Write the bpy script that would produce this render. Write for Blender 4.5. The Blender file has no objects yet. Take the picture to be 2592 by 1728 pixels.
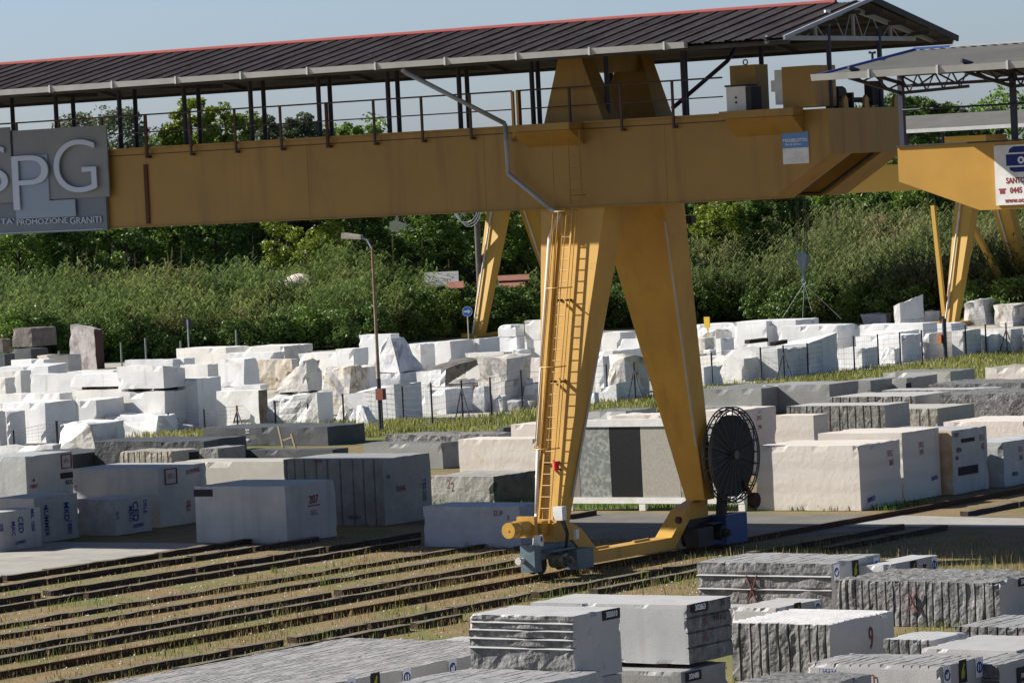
import bpy, math, random
import numpy as np
from mathutils import Vector, Matrix, noise
R_ = math.radians
rnd = random.Random(7)
scene = bpy.context.scene
col = scene.collection

# ------------------------------------------------------------------ camera, sky, sun
F_PIX, PITCH, ROLL, TH, CAM_H = 10720.0, 0.0350, 0.0477, R_(34.8), 10.5
def _axes():
    f = Vector((0, math.cos(PITCH), -math.sin(PITCH))); r = Vector((1, 0, 0)); d = f.cross(r)
    c, s = math.cos(ROLL), math.sin(ROLL)
    r2, d2 = c*r + s*d, -s*r + c*d
    def yd(p): return Vector((p.x*math.cos(TH) - p.y*math.sin(TH), p.x*math.sin(TH) + p.y*math.cos(TH), p.z))
    return yd(r2), yd(d2), yd(f)
RT, DN, FW = _axes()
EYE = Vector((0, 0, CAM_H))
FWH = Vector((FW.x, FW.y, 0)).normalized(); RTH = Vector((FWH.y, -FWH.x, 0))
cam = bpy.data.cameras.new('camera'); camo = bpy.data.objects.new('camera', cam); col.objects.link(camo)
m3 = Matrix((RT, -DN, -FW)).transposed()
camo.matrix_world = Matrix.Translation(EYE) @ m3.to_4x4()
cam.sensor_width = 36; cam.lens = F_PIX*36/2592; cam.clip_start = 1; cam.clip_end = 3000
scene.camera = camo
SUN = Vector((-1.4, -.52, 1.0)).normalized()
world = bpy.data.worlds.new('World'); scene.world = world; world.use_nodes = True
wn = world.node_tree; bg = wn.nodes['Background']
sky = wn.nodes.new('ShaderNodeTexSky'); sky.sky_type = 'NISHITA'; sky.sun_disc = False
sky.sun_elevation = math.asin(SUN.z); sky.sun_rotation = math.atan2(SUN.x, SUN.y)
sky.altitude = 0; sky.air_density = 1.0; sky.dust_density = 1.0; sky.ozone_density = 3.0
tint = wn.nodes.new('ShaderNodeMix'); tint.data_type = 'RGBA'; tint.blend_type = 'MULTIPLY'; tint.inputs[0].default_value = 1; 
tcw = wn.nodes.new('ShaderNodeTexCoord'); sx = wn.nodes.new('ShaderNodeSeparateXYZ'); mr = wn.nodes.new('ShaderNodeMapRange'); cm = wn.nodes.new('ShaderNodeMix'); cm.data_type = 'RGBA'
wn.links.new(tcw.outputs['Generated'], sx.inputs[0]); wn.links.new(sx.outputs[2], mr.inputs[0]); mr.inputs[1].default_value = .0; mr.inputs[2].default_value = .24
cm.inputs[6].default_value = (1.07, 1.21, 1.66, 1); cm.inputs[7].default_value = (.62, .64, .70, 1); wn.links.new(mr.outputs[0], cm.inputs[0]); wn.links.new(cm.outputs[2], tint.inputs[7])
wn.links.new(sky.outputs[0], tint.inputs[6]); wn.links.new(tint.outputs[2], bg.inputs[0]); bg.inputs[1].default_value = 0.06
sl = bpy.data.lights.new('sun', 'SUN'); sl.energy = 5.0; sl.angle = R_(.53); sl.color = (1, .95, .87)
so = bpy.data.objects.new('sun', sl); col.objects.link(so)
so.rotation_euler = (-SUN).to_track_quat('-Z', 'Y').to_euler()
scene.view_settings.view_transform = 'Standard'; scene.view_settings.look = 'None'
scene.view_settings.exposure = 0.78; scene.view_settings.gamma = 1

# pixel (2592x1728 frame) -> point on a plane of the yard
def ray(px, py): return RT*((px-1296)/F_PIX) + DN*((py-864)/F_PIX) + FW
def onz(px, py, z=0.0):
    d = ray(px, py); return EYE + d*((z-CAM_H)/d.z)
def ony(px, py, y):
    d = ray(px, py); return EYE + d*(y/d.y)
def onx(px, py, x):
    d = ray(px, py); return EYE + d*(x/d.x)
def pix(P):
    q = P - EYE; w = q.dot(FW); return 1296+F_PIX*q.dot(RT)/w, 864+F_PIX*q.dot(DN)/w
def CF(xc, D, z=0): 
    p = FWH*D + RTH*xc; return Vector((p.x, p.y, z))
S = 2.7222
TL = dict(A=(0, 576), B=(864, 576), C=(1728, 576), D=(0, 1152), E=(864, 1152), G=(1728, 1152), N=(0, 0))
def tp(t, x, y): 
    if t == 'N': return x, y
    a = TL[t]; return a[0]+x/S, a[1]+y/S

# ------------------------------------------------------------------ materials
MATS = {}
def mat(name, base, rough=.7, metal=0, var=None, scale=2.0, bump=0, bscale=8, island=0, bands=None, contrast=(.35, .65), spots=None, spec=.3, trans=0, detail=6, rnd_off=True, stretch=None, orand=0, streak=None):
    if name in MATS: return MATS[name]
    m = bpy.data.materials.new(name); m.use_nodes = True; nt = m.node_tree; n = nt.nodes; L = nt.links
    b = n['Principled BSDF']; b.inputs['Roughness'].default_value = rough; b.inputs['Metallic'].default_value = metal
    b.inputs['Specular IOR Level'].default_value = spec
    base4 = (*base, 1); b.inputs['Base Color'].default_value = base4
    tc = n.new('ShaderNodeTexCoord'); mp = n.new('ShaderNodeMapping'); L.new(tc.outputs['Object'], mp.inputs[0])
    if rnd_off:
        oi = n.new('ShaderNodeObjectInfo'); mm = n.new('ShaderNodeMath'); mm.operation = 'MULTIPLY'; mm.inputs[1].default_value = 57
        L.new(oi.outputs['Random'], mm.inputs[0]); cb = n.new('ShaderNodeCombineXYZ')
        for i in range(3): L.new(mm.outputs[0], cb.inputs[i])
        L.new(cb.outputs[0], mp.inputs['Location'])
    if stretch: mp.inputs['Scale'].default_value = stretch
    cur = None
    def mix(fac, a, bcol):
        x = n.new('ShaderNodeMix'); x.data_type = 'RGBA'; L.new(fac, x.inputs[0])
        if isinstance(a, tuple): x.inputs[6].default_value = a
        else: L.new(a, x.inputs[6])
        if isinstance(bcol, tuple): x.inputs[7].default_value = bcol
        else: L.new(bcol, x.inputs[7])
        return x.outputs[2]
    def ramp(src, lo, hi):
        r = n.new('ShaderNodeMapRange'); r.inputs[1].default_value = lo; r.inputs[2].default_value = hi; L.new(src, r.inputs[0]); return r.outputs[0]
    if var:
        nz = n.new('ShaderNodeTexNoise'); nz.inputs['Scale'].default_value = scale; nz.inputs['Detail'].default_value = detail; nz.inputs['Roughness'].default_value = .62
        L.new(mp.outputs[0], nz.inputs['Vector'])
        cur = mix(ramp(nz.outputs[0], *contrast), base4, (*var, 1))
    if bands:
        bcol, bs, bdir, amt = bands
        wv = n.new('ShaderNodeTexWave'); wv.bands_direction = bdir; wv.inputs['Scale'].default_value = bs; wv.inputs['Distortion'].default_value = 3.5; wv.inputs['Detail'].default_value = 3; wv.inputs['Detail Scale'].default_value = .8
        L.new(mp.outputs[0], wv.inputs['Vector'])
        mu = n.new('ShaderNodeMath'); mu.operation = 'MULTIPLY'; mu.inputs[1].default_value = amt; L.new(ramp(wv.outputs[0], .45, .95), mu.inputs[0])
        cur = mix(mu.outputs[0], cur or base4, (*bcol, 1))
    if spots:
        scol, ss, lo, hi = spots
        n2 = n.new('ShaderNodeTexNoise'); n2.inputs['Scale'].default_value = ss; n2.inputs['Detail'].default_value = 5; n2.inputs['Distortion'].default_value = .6
        L.new(mp.outputs[0], n2.inputs['Vector'])
        cur = mix(ramp(n2.outputs[0], lo, hi), cur or base4, (*scol, 1))
    if island:
        g = n.new('ShaderNodeNewGeometry')
        hs = n.new('ShaderNodeHueSaturation'); 
        mr = n.new('ShaderNodeMapRange'); mr.inputs[3].default_value = 1-island; mr.inputs[4].default_value = 1+island
        L.new(g.outputs['Random Per Island'], mr.inputs[0]); L.new(mr.outputs[0], hs.inputs['Value'])
        if cur: L.new(cur, hs.inputs['Color'])
        else: hs.inputs['Color'].default_value = base4
        cur = hs.outputs[0]
    if streak:
        scol, slo, shi = streak; m5 = n.new('ShaderNodeMapping'); m5.inputs['Scale'].default_value = (2.2, 2.2, .16); L.new(tc.outputs['Object'], m5.inputs[0])
        n5 = n.new('ShaderNodeTexNoise'); n5.inputs['Scale'].default_value = 1.0; n5.inputs['Detail'].default_value = 5; L.new(m5.outputs[0], n5.inputs['Vector'])
        cur = mix(ramp(n5.outputs[0], slo, shi), cur or base4, (*scol, 1))
    if orand:
        oi2 = n.new('ShaderNodeObjectInfo'); hs2 = n.new('ShaderNodeHueSaturation'); mr2 = n.new('ShaderNodeMapRange'); mr2.inputs[3].default_value = 1-orand; mr2.inputs[4].default_value = 1+orand*.35
        L.new(oi2.outputs['Random'], mr2.inputs[0]); L.new(mr2.outputs[0], hs2.inputs['Value']); L.new(cur, hs2.inputs['Color']); 
        mw = n.new('ShaderNodeMath'); mw.operation = 'FRACT'; mw2 = n.new('ShaderNodeMath'); mw2.operation = 'MULTIPLY'; mw2.inputs[1].default_value = 13.7; L.new(oi2.outputs['Random'], mw2.inputs[0]); L.new(mw2.outputs[0], mw.inputs[0])
        wm = n.new('ShaderNodeMix'); wm.data_type = 'RGBA'; wm.blend_type = 'MULTIPLY'; L.new(ramp(mw.outputs[0], .45, 1.6), wm.inputs[0]); L.new(hs2.outputs[0], wm.inputs[6]); wm.inputs[7].default_value = (1, .90, .76, 1); cur = wm.outputs[2]
    if cur: L.new(cur, b.inputs['Base Color'])
    if bump:
        nb = n.new('ShaderNodeTexNoise'); nb.inputs['Scale'].default_value = bscale; nb.inputs['Detail'].default_value = 8
        L.new(mp.outputs[0], nb.inputs['Vector']); bu = n.new('ShaderNodeBump'); bu.inputs['Strength'].default_value = bump; bu.inputs['Distance'].default_value = .05
        L.new(nb.outputs[0], bu.inputs['Height']); L.new(bu.outputs[0], b.inputs['Normal'])
    if trans:
        b.inputs['Transmission Weight'].default_value = 0
        tr = n.new('ShaderNodeBsdfTranslucent'); ms = n.new('ShaderNodeMixShader'); ms.inputs[0].default_value = trans
        if cur: L.new(cur, tr.inputs[0])
        else: tr.inputs[0].default_value = base4
        L.new(b.outputs[0], ms.inputs[1]); L.new(tr.outputs[0], ms.inputs[2]); L.new(ms.outputs[0], n['Material Output'].inputs[0])
    MATS[name] = m; return m
# stones: (sawn, rough)
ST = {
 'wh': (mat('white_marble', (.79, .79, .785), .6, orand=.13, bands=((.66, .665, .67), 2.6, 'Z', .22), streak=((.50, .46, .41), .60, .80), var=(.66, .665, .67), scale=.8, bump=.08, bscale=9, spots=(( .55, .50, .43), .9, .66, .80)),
        mat('white_marble_rough', (.70, .70, .69), .75, orand=.16, var=(.50, .50, .49), scale=1.6, bump=.45, bscale=6, spots=((.45, .39, .31), 1.1, .60, .78))),
 'cr': (mat('cream_marble', (.64, .595, .535), .65, streak=((.52, .47, .42), .62, .8), var=(.64, .59, .53), scale=.9, bump=.2, bscale=6, bands=((.52, .46, .41), .45, 'Z', .35), spots=((.60, .48, .38), 1.3, .66, .8)),
        mat('cream_marble_rough', (.68, .63, .56), .8, var=(.56, .51, .45), scale=2, bump=.8, bscale=5)),
 'or': (mat('stained_marble', (.72, .50, .27), .65, var=(.74, .66, .55), scale=.7, bump=.2, spots=((.55, .27, .10), 1.2, .60, .8)),
        mat('stained_marble_rough', (.70, .46, .22), .8, var=(.6, .5, .4), scale=2, bump=.6)),
 'gg': (mat('grey_granite_sawn', (.46, .46, .455), .55, orand=.12, streak=((.36, .35, .34), .56, .8), var=(.41, .41, .41), scale=1.2, bump=.1, bscale=30, spots=((.30, .30, .30), 6, .60, .85)),
        mat('grey_granite_split', (.225, .225, .222), .8, orand=.15, var=(.105, .105, .105), scale=5, bump=1.0, bscale=9, spots=((.40, .38, .36), 3.2, .60, .8))),
 'dg': (mat('mid_granite_sawn', (.30, .30, .29), .6, var=(.23, .235, .23), scale=1.1, bump=.15, bscale=20, spots=((.18, .18, .17), 2.5, .60, .8)),
        mat('mid_granite_split', (.22, .22, .21), .8, var=(.14, .14, .14), scale=4, bump=1.0, bscale=8)),
 'bg': (mat('beige_granite_sawn', (.46, .44, .39), .6, var=(.38, .36, .32), scale=1.1, bump=.1, bscale=20),
        mat('beige_granite_split', (.36, .34, .285), .8, var=(.25, .235, .20), scale=3, bump=.9, bscale=7)),
 'bl': (mat('blue_grey_marble', (.36, .40, .47), .5, var=(.28, .31, .38), scale=1.0, bump=.08, spots=((.46, .48, .52), .8, .58, .8)),
        mat('blue_grey_marble_rough', (.25, .26, .28), .8, var=(.17, .18, .2), scale=3, bump=.7)),
 'dk': (mat('dark_granite_shaded_sawn', (.085, .09, .097), .6, var=(.06, .064, .07), scale=1, bump=.2, bscale=12, spots=((.14, .14, .135), 1.2, .60, .8)),  # dark granite, darkened further: the row's cast shade is in the colour
        mat('dark_granite_shaded_rough', (.07, .075, .078), .8, var=(.04, .043, .046), scale=3, bump=.8)),
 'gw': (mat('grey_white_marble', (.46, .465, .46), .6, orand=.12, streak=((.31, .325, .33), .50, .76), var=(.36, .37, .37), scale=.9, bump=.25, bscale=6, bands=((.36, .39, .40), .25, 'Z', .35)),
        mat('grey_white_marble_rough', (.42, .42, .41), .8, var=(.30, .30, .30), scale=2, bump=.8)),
 'gn': (mat('green_black_stone', (.05, .075, .06), .45, var=(.02, .025, .024), scale=2.2, bump=.1),
        mat('grey_layered_stone', (.40, .385, .36), .7, var=(.30, .29, .27), scale=1.5, bump=.5, bands=((.22, .21, .20), .35, 'Z', .5))),
 'br': (mat('brown_weathered_stone', (.19, .165, .15), .8, var=(.10, .09, .085), scale=1.5, bump=.5, bscale=5),
        mat('brown_weathered_stone_rough', (.17, .15, .135), .85, var=(.08, .075, .07), scale=2, bump=.9)),
 'pk': (mat('pink_white_marble', (.66, .59, .545), .65, var=(.58, .52, .48), scale=1, bump=.25, bscale=6),
        mat('pink_white_marble_rough', (.6, .53, .48), .8, var=(.5, .44, .4), scale=2, bump=.8)),
 'bo': (mat('brown_veined_boulder', (.62, .58, .52), .8, var=(.50, .49, .48), scale=1.1, bump=1.0, bscale=3, spots=((.24, .17, .10), .9, .52, .66)),
        mat('brown_crusted_boulder', (.45, .36, .24), .85, var=(.62, .58, .52), scale=.9, bump=1.0, bscale=3, spots=((.12, .09, .07), 1.4, .54, .68))),
 'gb': (mat('grey_veined_boulder', (.60, .60, .61), .8, var=(.36, .37, .40), scale=.8, bump=1.0, bscale=3, contrast=(.42, .60)),
        mat('grey_veined_boulder_rough', (.58, .57, .56), .8, var=(.36, .36, .38), scale=.8, bump=1.0, bscale=3)),
}
GTOP = mat('ridged_granite_top', (.32, .32, .322), .75, var=(.22, .22, .222), scale=3, bump=.35, bscale=12, orand=.1, spots=((.22, .22, .225), 5, .6, .8))
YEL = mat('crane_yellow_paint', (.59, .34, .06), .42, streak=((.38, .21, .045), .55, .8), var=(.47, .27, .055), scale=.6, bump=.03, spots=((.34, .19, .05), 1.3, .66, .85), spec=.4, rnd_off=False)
YEL2 = mat('crane_yellow_paint_shaded', (.37, .215, .05), .5, streak=((.24, .14, .045), .54, .78), var=(.31, .185, .048), scale=.5, spots=((.27, .15, .055), 1.1, .62, .85), rnd_off=False)  # darker copy of the crane yellow; shade under the canopy put into the colour
RUST = mat('rust', (.11, .05, .03), .9, var=(.06, .032, .02), scale=6)
BLU = mat('blue_post_paint', (.035, .045, .09), .5, var=(.05, .04, .05), scale=3)
GAL = mat('galvanised_steel', (.50, .50, .48), .5, metal=.2, var=(.42, .42, .41), scale=1.5)
GRP = mat('grey_pipe', (.36, .39, .42), .5, var=(.30, .33, .36), scale=2)
WPI = mat('white_pipe', (.68, .67, .63), .6, var=(.5, .48, .44), scale=2)
RAIL = mat('railing_steel', (.05, .045, .055), .6, var=(.11, .06, .04), scale=3)
SHT = mat('weathered_roof_sheet', (.036, .029, .031), .9, var=(.075, .066, .066), scale=.9, spots=((.16, .16, .165), 6, .66, .74), stretch=(3, .6, 1), bump=.3, spec=.02)
RED = mat('red_ridge_cap', (.34, .085, .08), .8, var=(.26, .08, .075), scale=2, spec=.1)
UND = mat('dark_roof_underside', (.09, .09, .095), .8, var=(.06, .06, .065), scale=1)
LRF = mat('light_roof_sheet', (.135, .135, .125), .85, var=(.11, .11, .105), scale=.6, spec=.05)
BLE = mat('blue_edge_trim', (.05, .09, .30), .5)
WHT = mat('white_paint', (.78, .78, .77), .5, var=(.66, .64, .6), scale=3)
TRK = mat('truck_blue_grey_paint', (.15, .205, .24), .5, var=(.10, .14, .165), scale=2)
DKM = mat('dark_machinery_and_shade', (.03, .032, .035), .6, var=(.05, .045, .04), scale=3)
BBX = mat('blue_box_paint', (.035, .075, .21), .5)
REDP = mat('red_lamp_plastic', (.65, .01, .02), .3)
CON = mat('concrete', (.36, .345, .31), .85, var=(.27, .26, .235), scale=.5, bump=.2, bscale=6, spots=((.2, .19, .17), .7, .58, .8), rnd_off=False)
ASP = mat('worn_asphalt', (.16, .15, .135), .9, var=(.115, .11, .10), scale=.7, bump=.2, bscale=10, spots=((.24, .22, .18), .5, .6, .8), rnd_off=False)
DUST = mat('marble_dust_ground', (.42, .40, .35), .9, var=(.30, .28, .22), scale=.3, bump=.2, spots=((.14, .16, .06), .25, .6, .75), rnd_off=False)
SOIL = mat('dry_yard_soil', (.22, .152, .078), .95, var=(.16, .118, .055), scale=.9, bump=.6, bscale=9, spots=((.13, .135, .042), .33, .48, .66), rnd_off=False)
GRN = mat('verge_soil', (.14, .15, .04), .95, var=(.10, .12, .03), scale=.8, bump=.6, bscale=9, rnd_off=False)
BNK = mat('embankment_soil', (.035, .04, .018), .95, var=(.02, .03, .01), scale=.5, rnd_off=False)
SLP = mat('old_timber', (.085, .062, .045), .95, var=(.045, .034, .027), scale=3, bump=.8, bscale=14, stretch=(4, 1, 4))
SLT = mat('old_timber_lit_top', (.21, .18, .135), .95, var=(.14, .115, .085), scale=4, bump=.8, bscale=14, stretch=(4, 1, 4))  # paler copy of the timber for bearer tops; sunlight put into the colour
LEAF = [mat('leaf_dark', (.105, .175, .038), .45, island=.5, trans=.25), mat('leaf_mid', (.15, .24, .042), .45, island=.5, trans=.3),
        mat('leaf_light', (.20, .26, .030), .45, island=.4, trans=.35), mat('leaf_grey', (.13, .16, .09), .5, island=.4, trans=.25)]
REED = mat('reed_leaf', (.165, .215, .06), .5, var=(.08, .135, .03), scale=.16, contrast=(.42, .58), island=.6, trans=.35, spots=((.22, .21, .08), .13, .56, .74), rnd_off=False)
REEDR = mat('reed_leaf_dry', (.15, .18, .06), .6, var=(.085, .125, .035), scale=.2, contrast=(.42, .58), spots=((.23, .20, .10), .12, .54, .72), island=.5, trans=.3, rnd_off=False)
STRW = mat('straw', (.34, .25, .12), .8, island=.35)
GRASS = mat('grass_blade', (.17, .21, .045), .6, island=.4, trans=.3)
DGRS = mat('dry_grass_blade', (.34, .26, .11), .7, island=.35, trans=.2)
BARK = mat('bark', (.09, .07, .05), .9, var=(.05, .04, .03), scale=5, bump=.6)
def paint(name, c): return mat('paint_'+name, c, .7)
PC = {'red': paint('red', (.22, .025, .035)), 'dred': paint('dull_red', (.16, .045, .045)), 'blue': paint('blue', (.02, .05, .22)), 'black': paint('black', (.015, .015, .02)), 'white': paint('white', (.75, .76, .8)), 'faint': paint('faint_red', (.38, .2, .19))}

# ------------------------------------------------------------------ object helpers
def tag(o, label=None, cat=None, group=None, kind=None):
    if label: o['label'] = label
    if cat: o['category'] = cat
    if group: o['group'] = group
    if kind: o['kind'] = kind
    return o
def empty(name, loc=(0, 0, 0)):
    o = bpy.data.objects.new(name, None); o.empty_display_size = .3; o.location = loc; col.objects.link(o); return o
class MB:
    def __init__(s): s.v = []; s.f = []; s.mi = []; s.cur = 0
    def add(s, vs, fs):
        k = len(s.v); s.v += [tuple(p) for p in vs]; s.f += [tuple(i+k for i in f) for f in fs]; s.mi += [s.cur]*len(fs); return s
    def hexa(s, p): return s.add(p, [(0, 3, 2, 1), (4, 5, 6, 7), (0, 1, 5, 4), (1, 2, 6, 5), (2, 3, 7, 6), (3, 0, 4, 7)])
    def box(s, x0, y0, z0, x1, y1, z1): return s.hexa([(x0, y0, z0), (x1, y0, z0), (x1, y1, z0), (x0, y1, z0), (x0, y0, z1), (x1, y0, z1), (x1, y1, z1), (x0, y1, z1)])
    def tube(s, a, b, r, n=8, r2=None, caps=True):
        a = Vector(a); b = Vector(b); d = (b-a).normalized(); r2 = r if r2 is None else r2
        t = Vector((0, 0, 1)) if abs(d.z) < .9 else Vector((1, 0, 0)); x = d.cross(t).normalized(); y = d.cross(x)
        vs = [a+(x*math.cos(2*math.pi*i/n)+y*math.sin(2*math.pi*i/n))*r for i in range(n)]+[b+(x*math.cos(2*math.pi*i/n)+y*math.sin(2*math.pi*i/n))*r2 for i in range(n)]
        fs = [(i, (i+1) % n, n+(i+1) % n, n+i) for i in range(n)]
        if caps: fs += [tuple(range(n))[::-1], tuple(range(n, 2*n))]
        return s.add(vs, fs)
    def path(s, pts, r, n=8):
        for a, b in zip(pts, pts[1:]): s.tube(a, b, r, n)
        return s
    def bar(s, a, b, w, h):   # rectangular bar
        a = Vector(a); b = Vector(b); d = (b-a).normalized(); t = Vector((0, 0, 1)) if abs(d.z) < .9 else Vector((1, 0, 0))
        x = d.cross(t).normalized()*w/2; y = d.cross(x).normalized()*h/2
        return s.hexa([a-x-y, a+x-y, a+x+y, a-x+y, b-x-y, b+x-y, b+x+y, b-x+y])
    def prism(s, poly, ext):  # polygon (list of 3D points) extruded along ext
        n = len(poly); e = Vector(ext); vs = [Vector(p) for p in poly]+[Vector(p)+e for p in poly]
        return s.add(vs, [tuple(range(n))[::-1], tuple(range(n, 2*n))]+[(i, (i+1) % n, n+(i+1) % n, n+i) for i in range(n)])
    def ring(s, c, ax, ay, r, w, n=32, sweep=(0, 2*math.pi)):
        c = Vector(c); ax = Vector(ax); ay = Vector(ay)
        pts = [c+ax*r*math.cos(sweep[0]+(sweep[1]-sweep[0])*i/n)+ay*r*math.sin(sweep[0]+(sweep[1]-sweep[0])*i/n) for i in range(n+1)]
        return s.path(pts, w, 6)
    def build(s, name, m, parent=None, smooth=False, loc=None):
        me = bpy.data.meshes.new(name); off = Vector(loc) if loc is not None else Vector((0, 0, 0))
        me.from_pydata([tuple(Vector(p)-off) for p in s.v], [], s.f)
        ms = m if isinstance(m, (list, tuple)) else [m]
        for q in ms: me.materials.append(q)
        if len(ms) > 1: me.polygons.foreach_set('material_index', s.mi)
        import bmesh
        b = bmesh.new(); b.from_mesh(me); bmesh.ops.recalc_face_normals(b, faces=b.faces); b.to_mesh(me); b.free()
        if smooth: me.polygons.foreach_set('use_smooth', [True]*len(me.polygons))
        me.update()
        o = bpy.data.objects.new(name, me); col.objects.link(o); o.location = off
        if parent:
            o.parent = parent
            if loc is None: o.location = -Vector(parent.location) if parent.type == 'EMPTY' and parent.parent is None else (0, 0, 0)
            else: o.location = off-Vector(parent.location)
        return o
def part(mb, name, m, parent, **k):
    """mesh in world coordinates; parents are unrotated, so subtract their world origin"""
    o = mb.build(name, m, None, **k)
    W = Vector((0, 0, 0)); p = parent
    while p: W += Vector(p.location); p = p.parent
    o.parent = parent; o.location = Vector(o.location)-W
    return o
def np_mesh(name, V, Q, m, smooth=False, nv=4):
    me = bpy.data.meshes.new(name); V = np.asarray(V, np.float32); Q = np.asarray(Q, np.int32)
    me.vertices.add(len(V)); me.vertices.foreach_set('co', V.ravel()); me.loops.add(Q.size); me.loops.foreach_set('vertex_index', Q.ravel())
    me.polygons.add(len(Q)); me.polygons.foreach_set('loop_start', np.arange(len(Q))*nv); me.polygons.foreach_set('loop_total', np.full(len(Q), nv))
    me.materials.append(m); me.update(calc_edges=True)
    return me
_tc = {}
def text_mesh(txt, size, bold=0.0, shear=0.0):
    k = (txt, size, bold, shear)
    if k in _tc: return _tc[k]
    cu = bpy.data.curves.new('t', 'FONT'); cu.body = txt; cu.size = size; cu.offset = bold; cu.shear = shear; cu.align_x = 'CENTER'; cu.align_y = 'CENTER'; cu.resolution_u = 3 if size < .9 else 10; cu.extrude = .002
    o = bpy.data.objects.new('t', cu); col.objects.link(o)
    dg = bpy.context.evaluated_depsgraph_get(); me = bpy.data.meshes.new_from_object(o.evaluated_get(dg))
    bpy.data.objects.remove(o); _tc[k] = me; return me
def put_fit(name, txt, x0, y0, x1, y1, plane_y, m, parent, bold=0.0):
    # letter mesh scaled to fill a rectangle on a plane facing the yard
    a = ony(x0, y1, plane_y); b = ony(x1, y0, plane_y); w, h = b.x-a.x, b.z-a.z
    me = text_mesh(txt, 1.0, bold, 0).copy(); me.materials.clear(); me.materials.append(m)
    xs = [v.co.x for v in me.vertices]; ys = [v.co.y for v in me.vertices]; X0, X1, Y0, Y1 = min(xs), max(xs), min(ys), max(ys)
    for v in me.vertices: v.co = Vector(((v.co.x-X0)/(X1-X0)*w, v.co.z*10, (v.co.y-Y0)/(Y1-Y0)*h))
    o = bpy.data.objects.new(name, me); col.objects.link(o); W = Vector(parent.location); o.parent = parent; o.location = Vector((a.x, plane_y, a.z))-W
    return o
def put_text(name, txt, size, P, X, Y, m, parent, bold=0.0, rot=0, sx=1, shear=0.0):
    me = text_mesh(txt, size, bold, shear).copy(); me.materials.clear(); me.materials.append(m)
    X = Vector(X); Y = Vector(Y); N = X.cross(Y)
    M = Matrix((X, Y, N)).transposed().to_4x4() @ Matrix.Rotation(rot, 4, 'Z') @ Matrix.Diagonal((sx, 1, 1, 1))
    me.transform(M)
    o = bpy.data.objects.new(name, me); col.objects.link(o); o.location = P
    W = Vector((0, 0, 0)); p = parent
    while p: W += Vector(p.location); p = p.parent
    o.parent = parent; o.location = Vector(P)-W
    return o

# ------------------------------------------------------------------ ground and surfaces
def sheet(name, pts, z, m, label=None):
    me = bpy.data.meshes.new(name); me.from_pydata([(p[0], p[1], z) for p in pts], [], [tuple(range(len(pts)))]); me.materials.append(m)
    o = bpy.data.objects.new(name, me); col.objects.link(o); o['kind'] = 'structure'; return o
sheet('ground', [(-1500, -300), (900, -300), (900, 2200), (-1500, 2200)], -.012, SOIL)
sheet('marble_yard_ground', [(-260, 100), (-115.2, 151), (-115.2, 262), (-250, 262), (-262, 180)], -.008, DUST)
sheet('concrete_apron', [(-130, 60), (-82.35, 60), (-82.35, 103.2), (-130, 103.2)], -.004, CON)
sheet('service_road', [(-100, 110.7), (-79, 110.7), (-62.5, 110.7), (-40, 110.7), (-40, 113.0), (-58.5, 113.4), (-66, 114.0), (-100, 114.7)], -.004, ASP)
sheet('concrete_crossing', [(-65.0, 110.2), (-36, 110.0), (-36, 112.5), (-58.5, 112.9), (-62, 113.3), (-65.0, 113.9)], 0.0, CON)
sheet('asphalt_patch', [(-73, 105.2), (-65.2, 105.2), (-62.5, 110.0), (-62.5, 110.7), (-79, 110.7)], -.004, ASP)
sheet('grass_verge', [(-126, 148.5), (-116, 150.5), (-115.2, 151), (-115.2, 262), (-92, 262), (-92, 190), (-104, 150), (-108, 146), (-118, 143)], -.004, GRN)
sheet('lawn_strip', [(-90, 115.2), (-68, 115.2), (-68, 118.5), (-90, 118.5)], -.004, GRN)
# embankment behind the yard
def emb_front(px):
    xs = [-3000, 0, 900, 1100, 1900, 2300, 2592, 3200]; ds = [296, 297, 303, 314, 322, 300, 290, 285]
    return float(np.interp(px, xs, ds))
def emb_z(xc, D):
    px = 1296+F_PIX*xc/D; t = max(0, min(1, (D-emb_front(px))/28)); t = t*t*(3-2*t)
    return 2.7*t*(1.35 if px > 1750 else 1)+.5*noise.noise(Vector((xc*.08, D*.08, 3)))*t
def embankment():
    V = []; Q = []; X = np.linspace(-140, 140, 112); Ds = list(np.linspace(284, 420, 40))+[500, 700, 1100, 2200]
    for D in Ds:
        for x in X*(1 if D < 430 else D/400): p = CF(x, D, emb_z(x, D)-.02 if D < 430 else 2.5); V.append(tuple(p))
    for j in range(len(Ds)-1):
        for i in range(len(X)-1):
            a = j*len(X)+i; Q.append((a, a+1, a+len(X)+1, a+len(X)))
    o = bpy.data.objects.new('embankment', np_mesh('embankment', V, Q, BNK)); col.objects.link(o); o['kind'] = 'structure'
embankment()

# rails
for i, (x, y0, y1, lb) in enumerate([(-65.0, 40, 175, 'dark rusty crane rail running under the yellow gantry leg with motor trucks')]):
    mb = MB(); mb.box(x-.02, y0, -.01, x+.02, y1, .11); mb.box(x-.11, y0, -.01, x+.11, y1, .03); mb.box(x-.045, y0, .112, x+.045, y1, .145)
    mb2 = MB(); mb2.box(x-.36, y0, -.012, x-.12, y1, .05)
    root = empty('crane_rail', (x, y0, 0)); tag(root, lb, 'rail'); part(mb, 'rail_profile', RUST, root); part(mb2, 'rail_bed', ASP, root)

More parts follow.
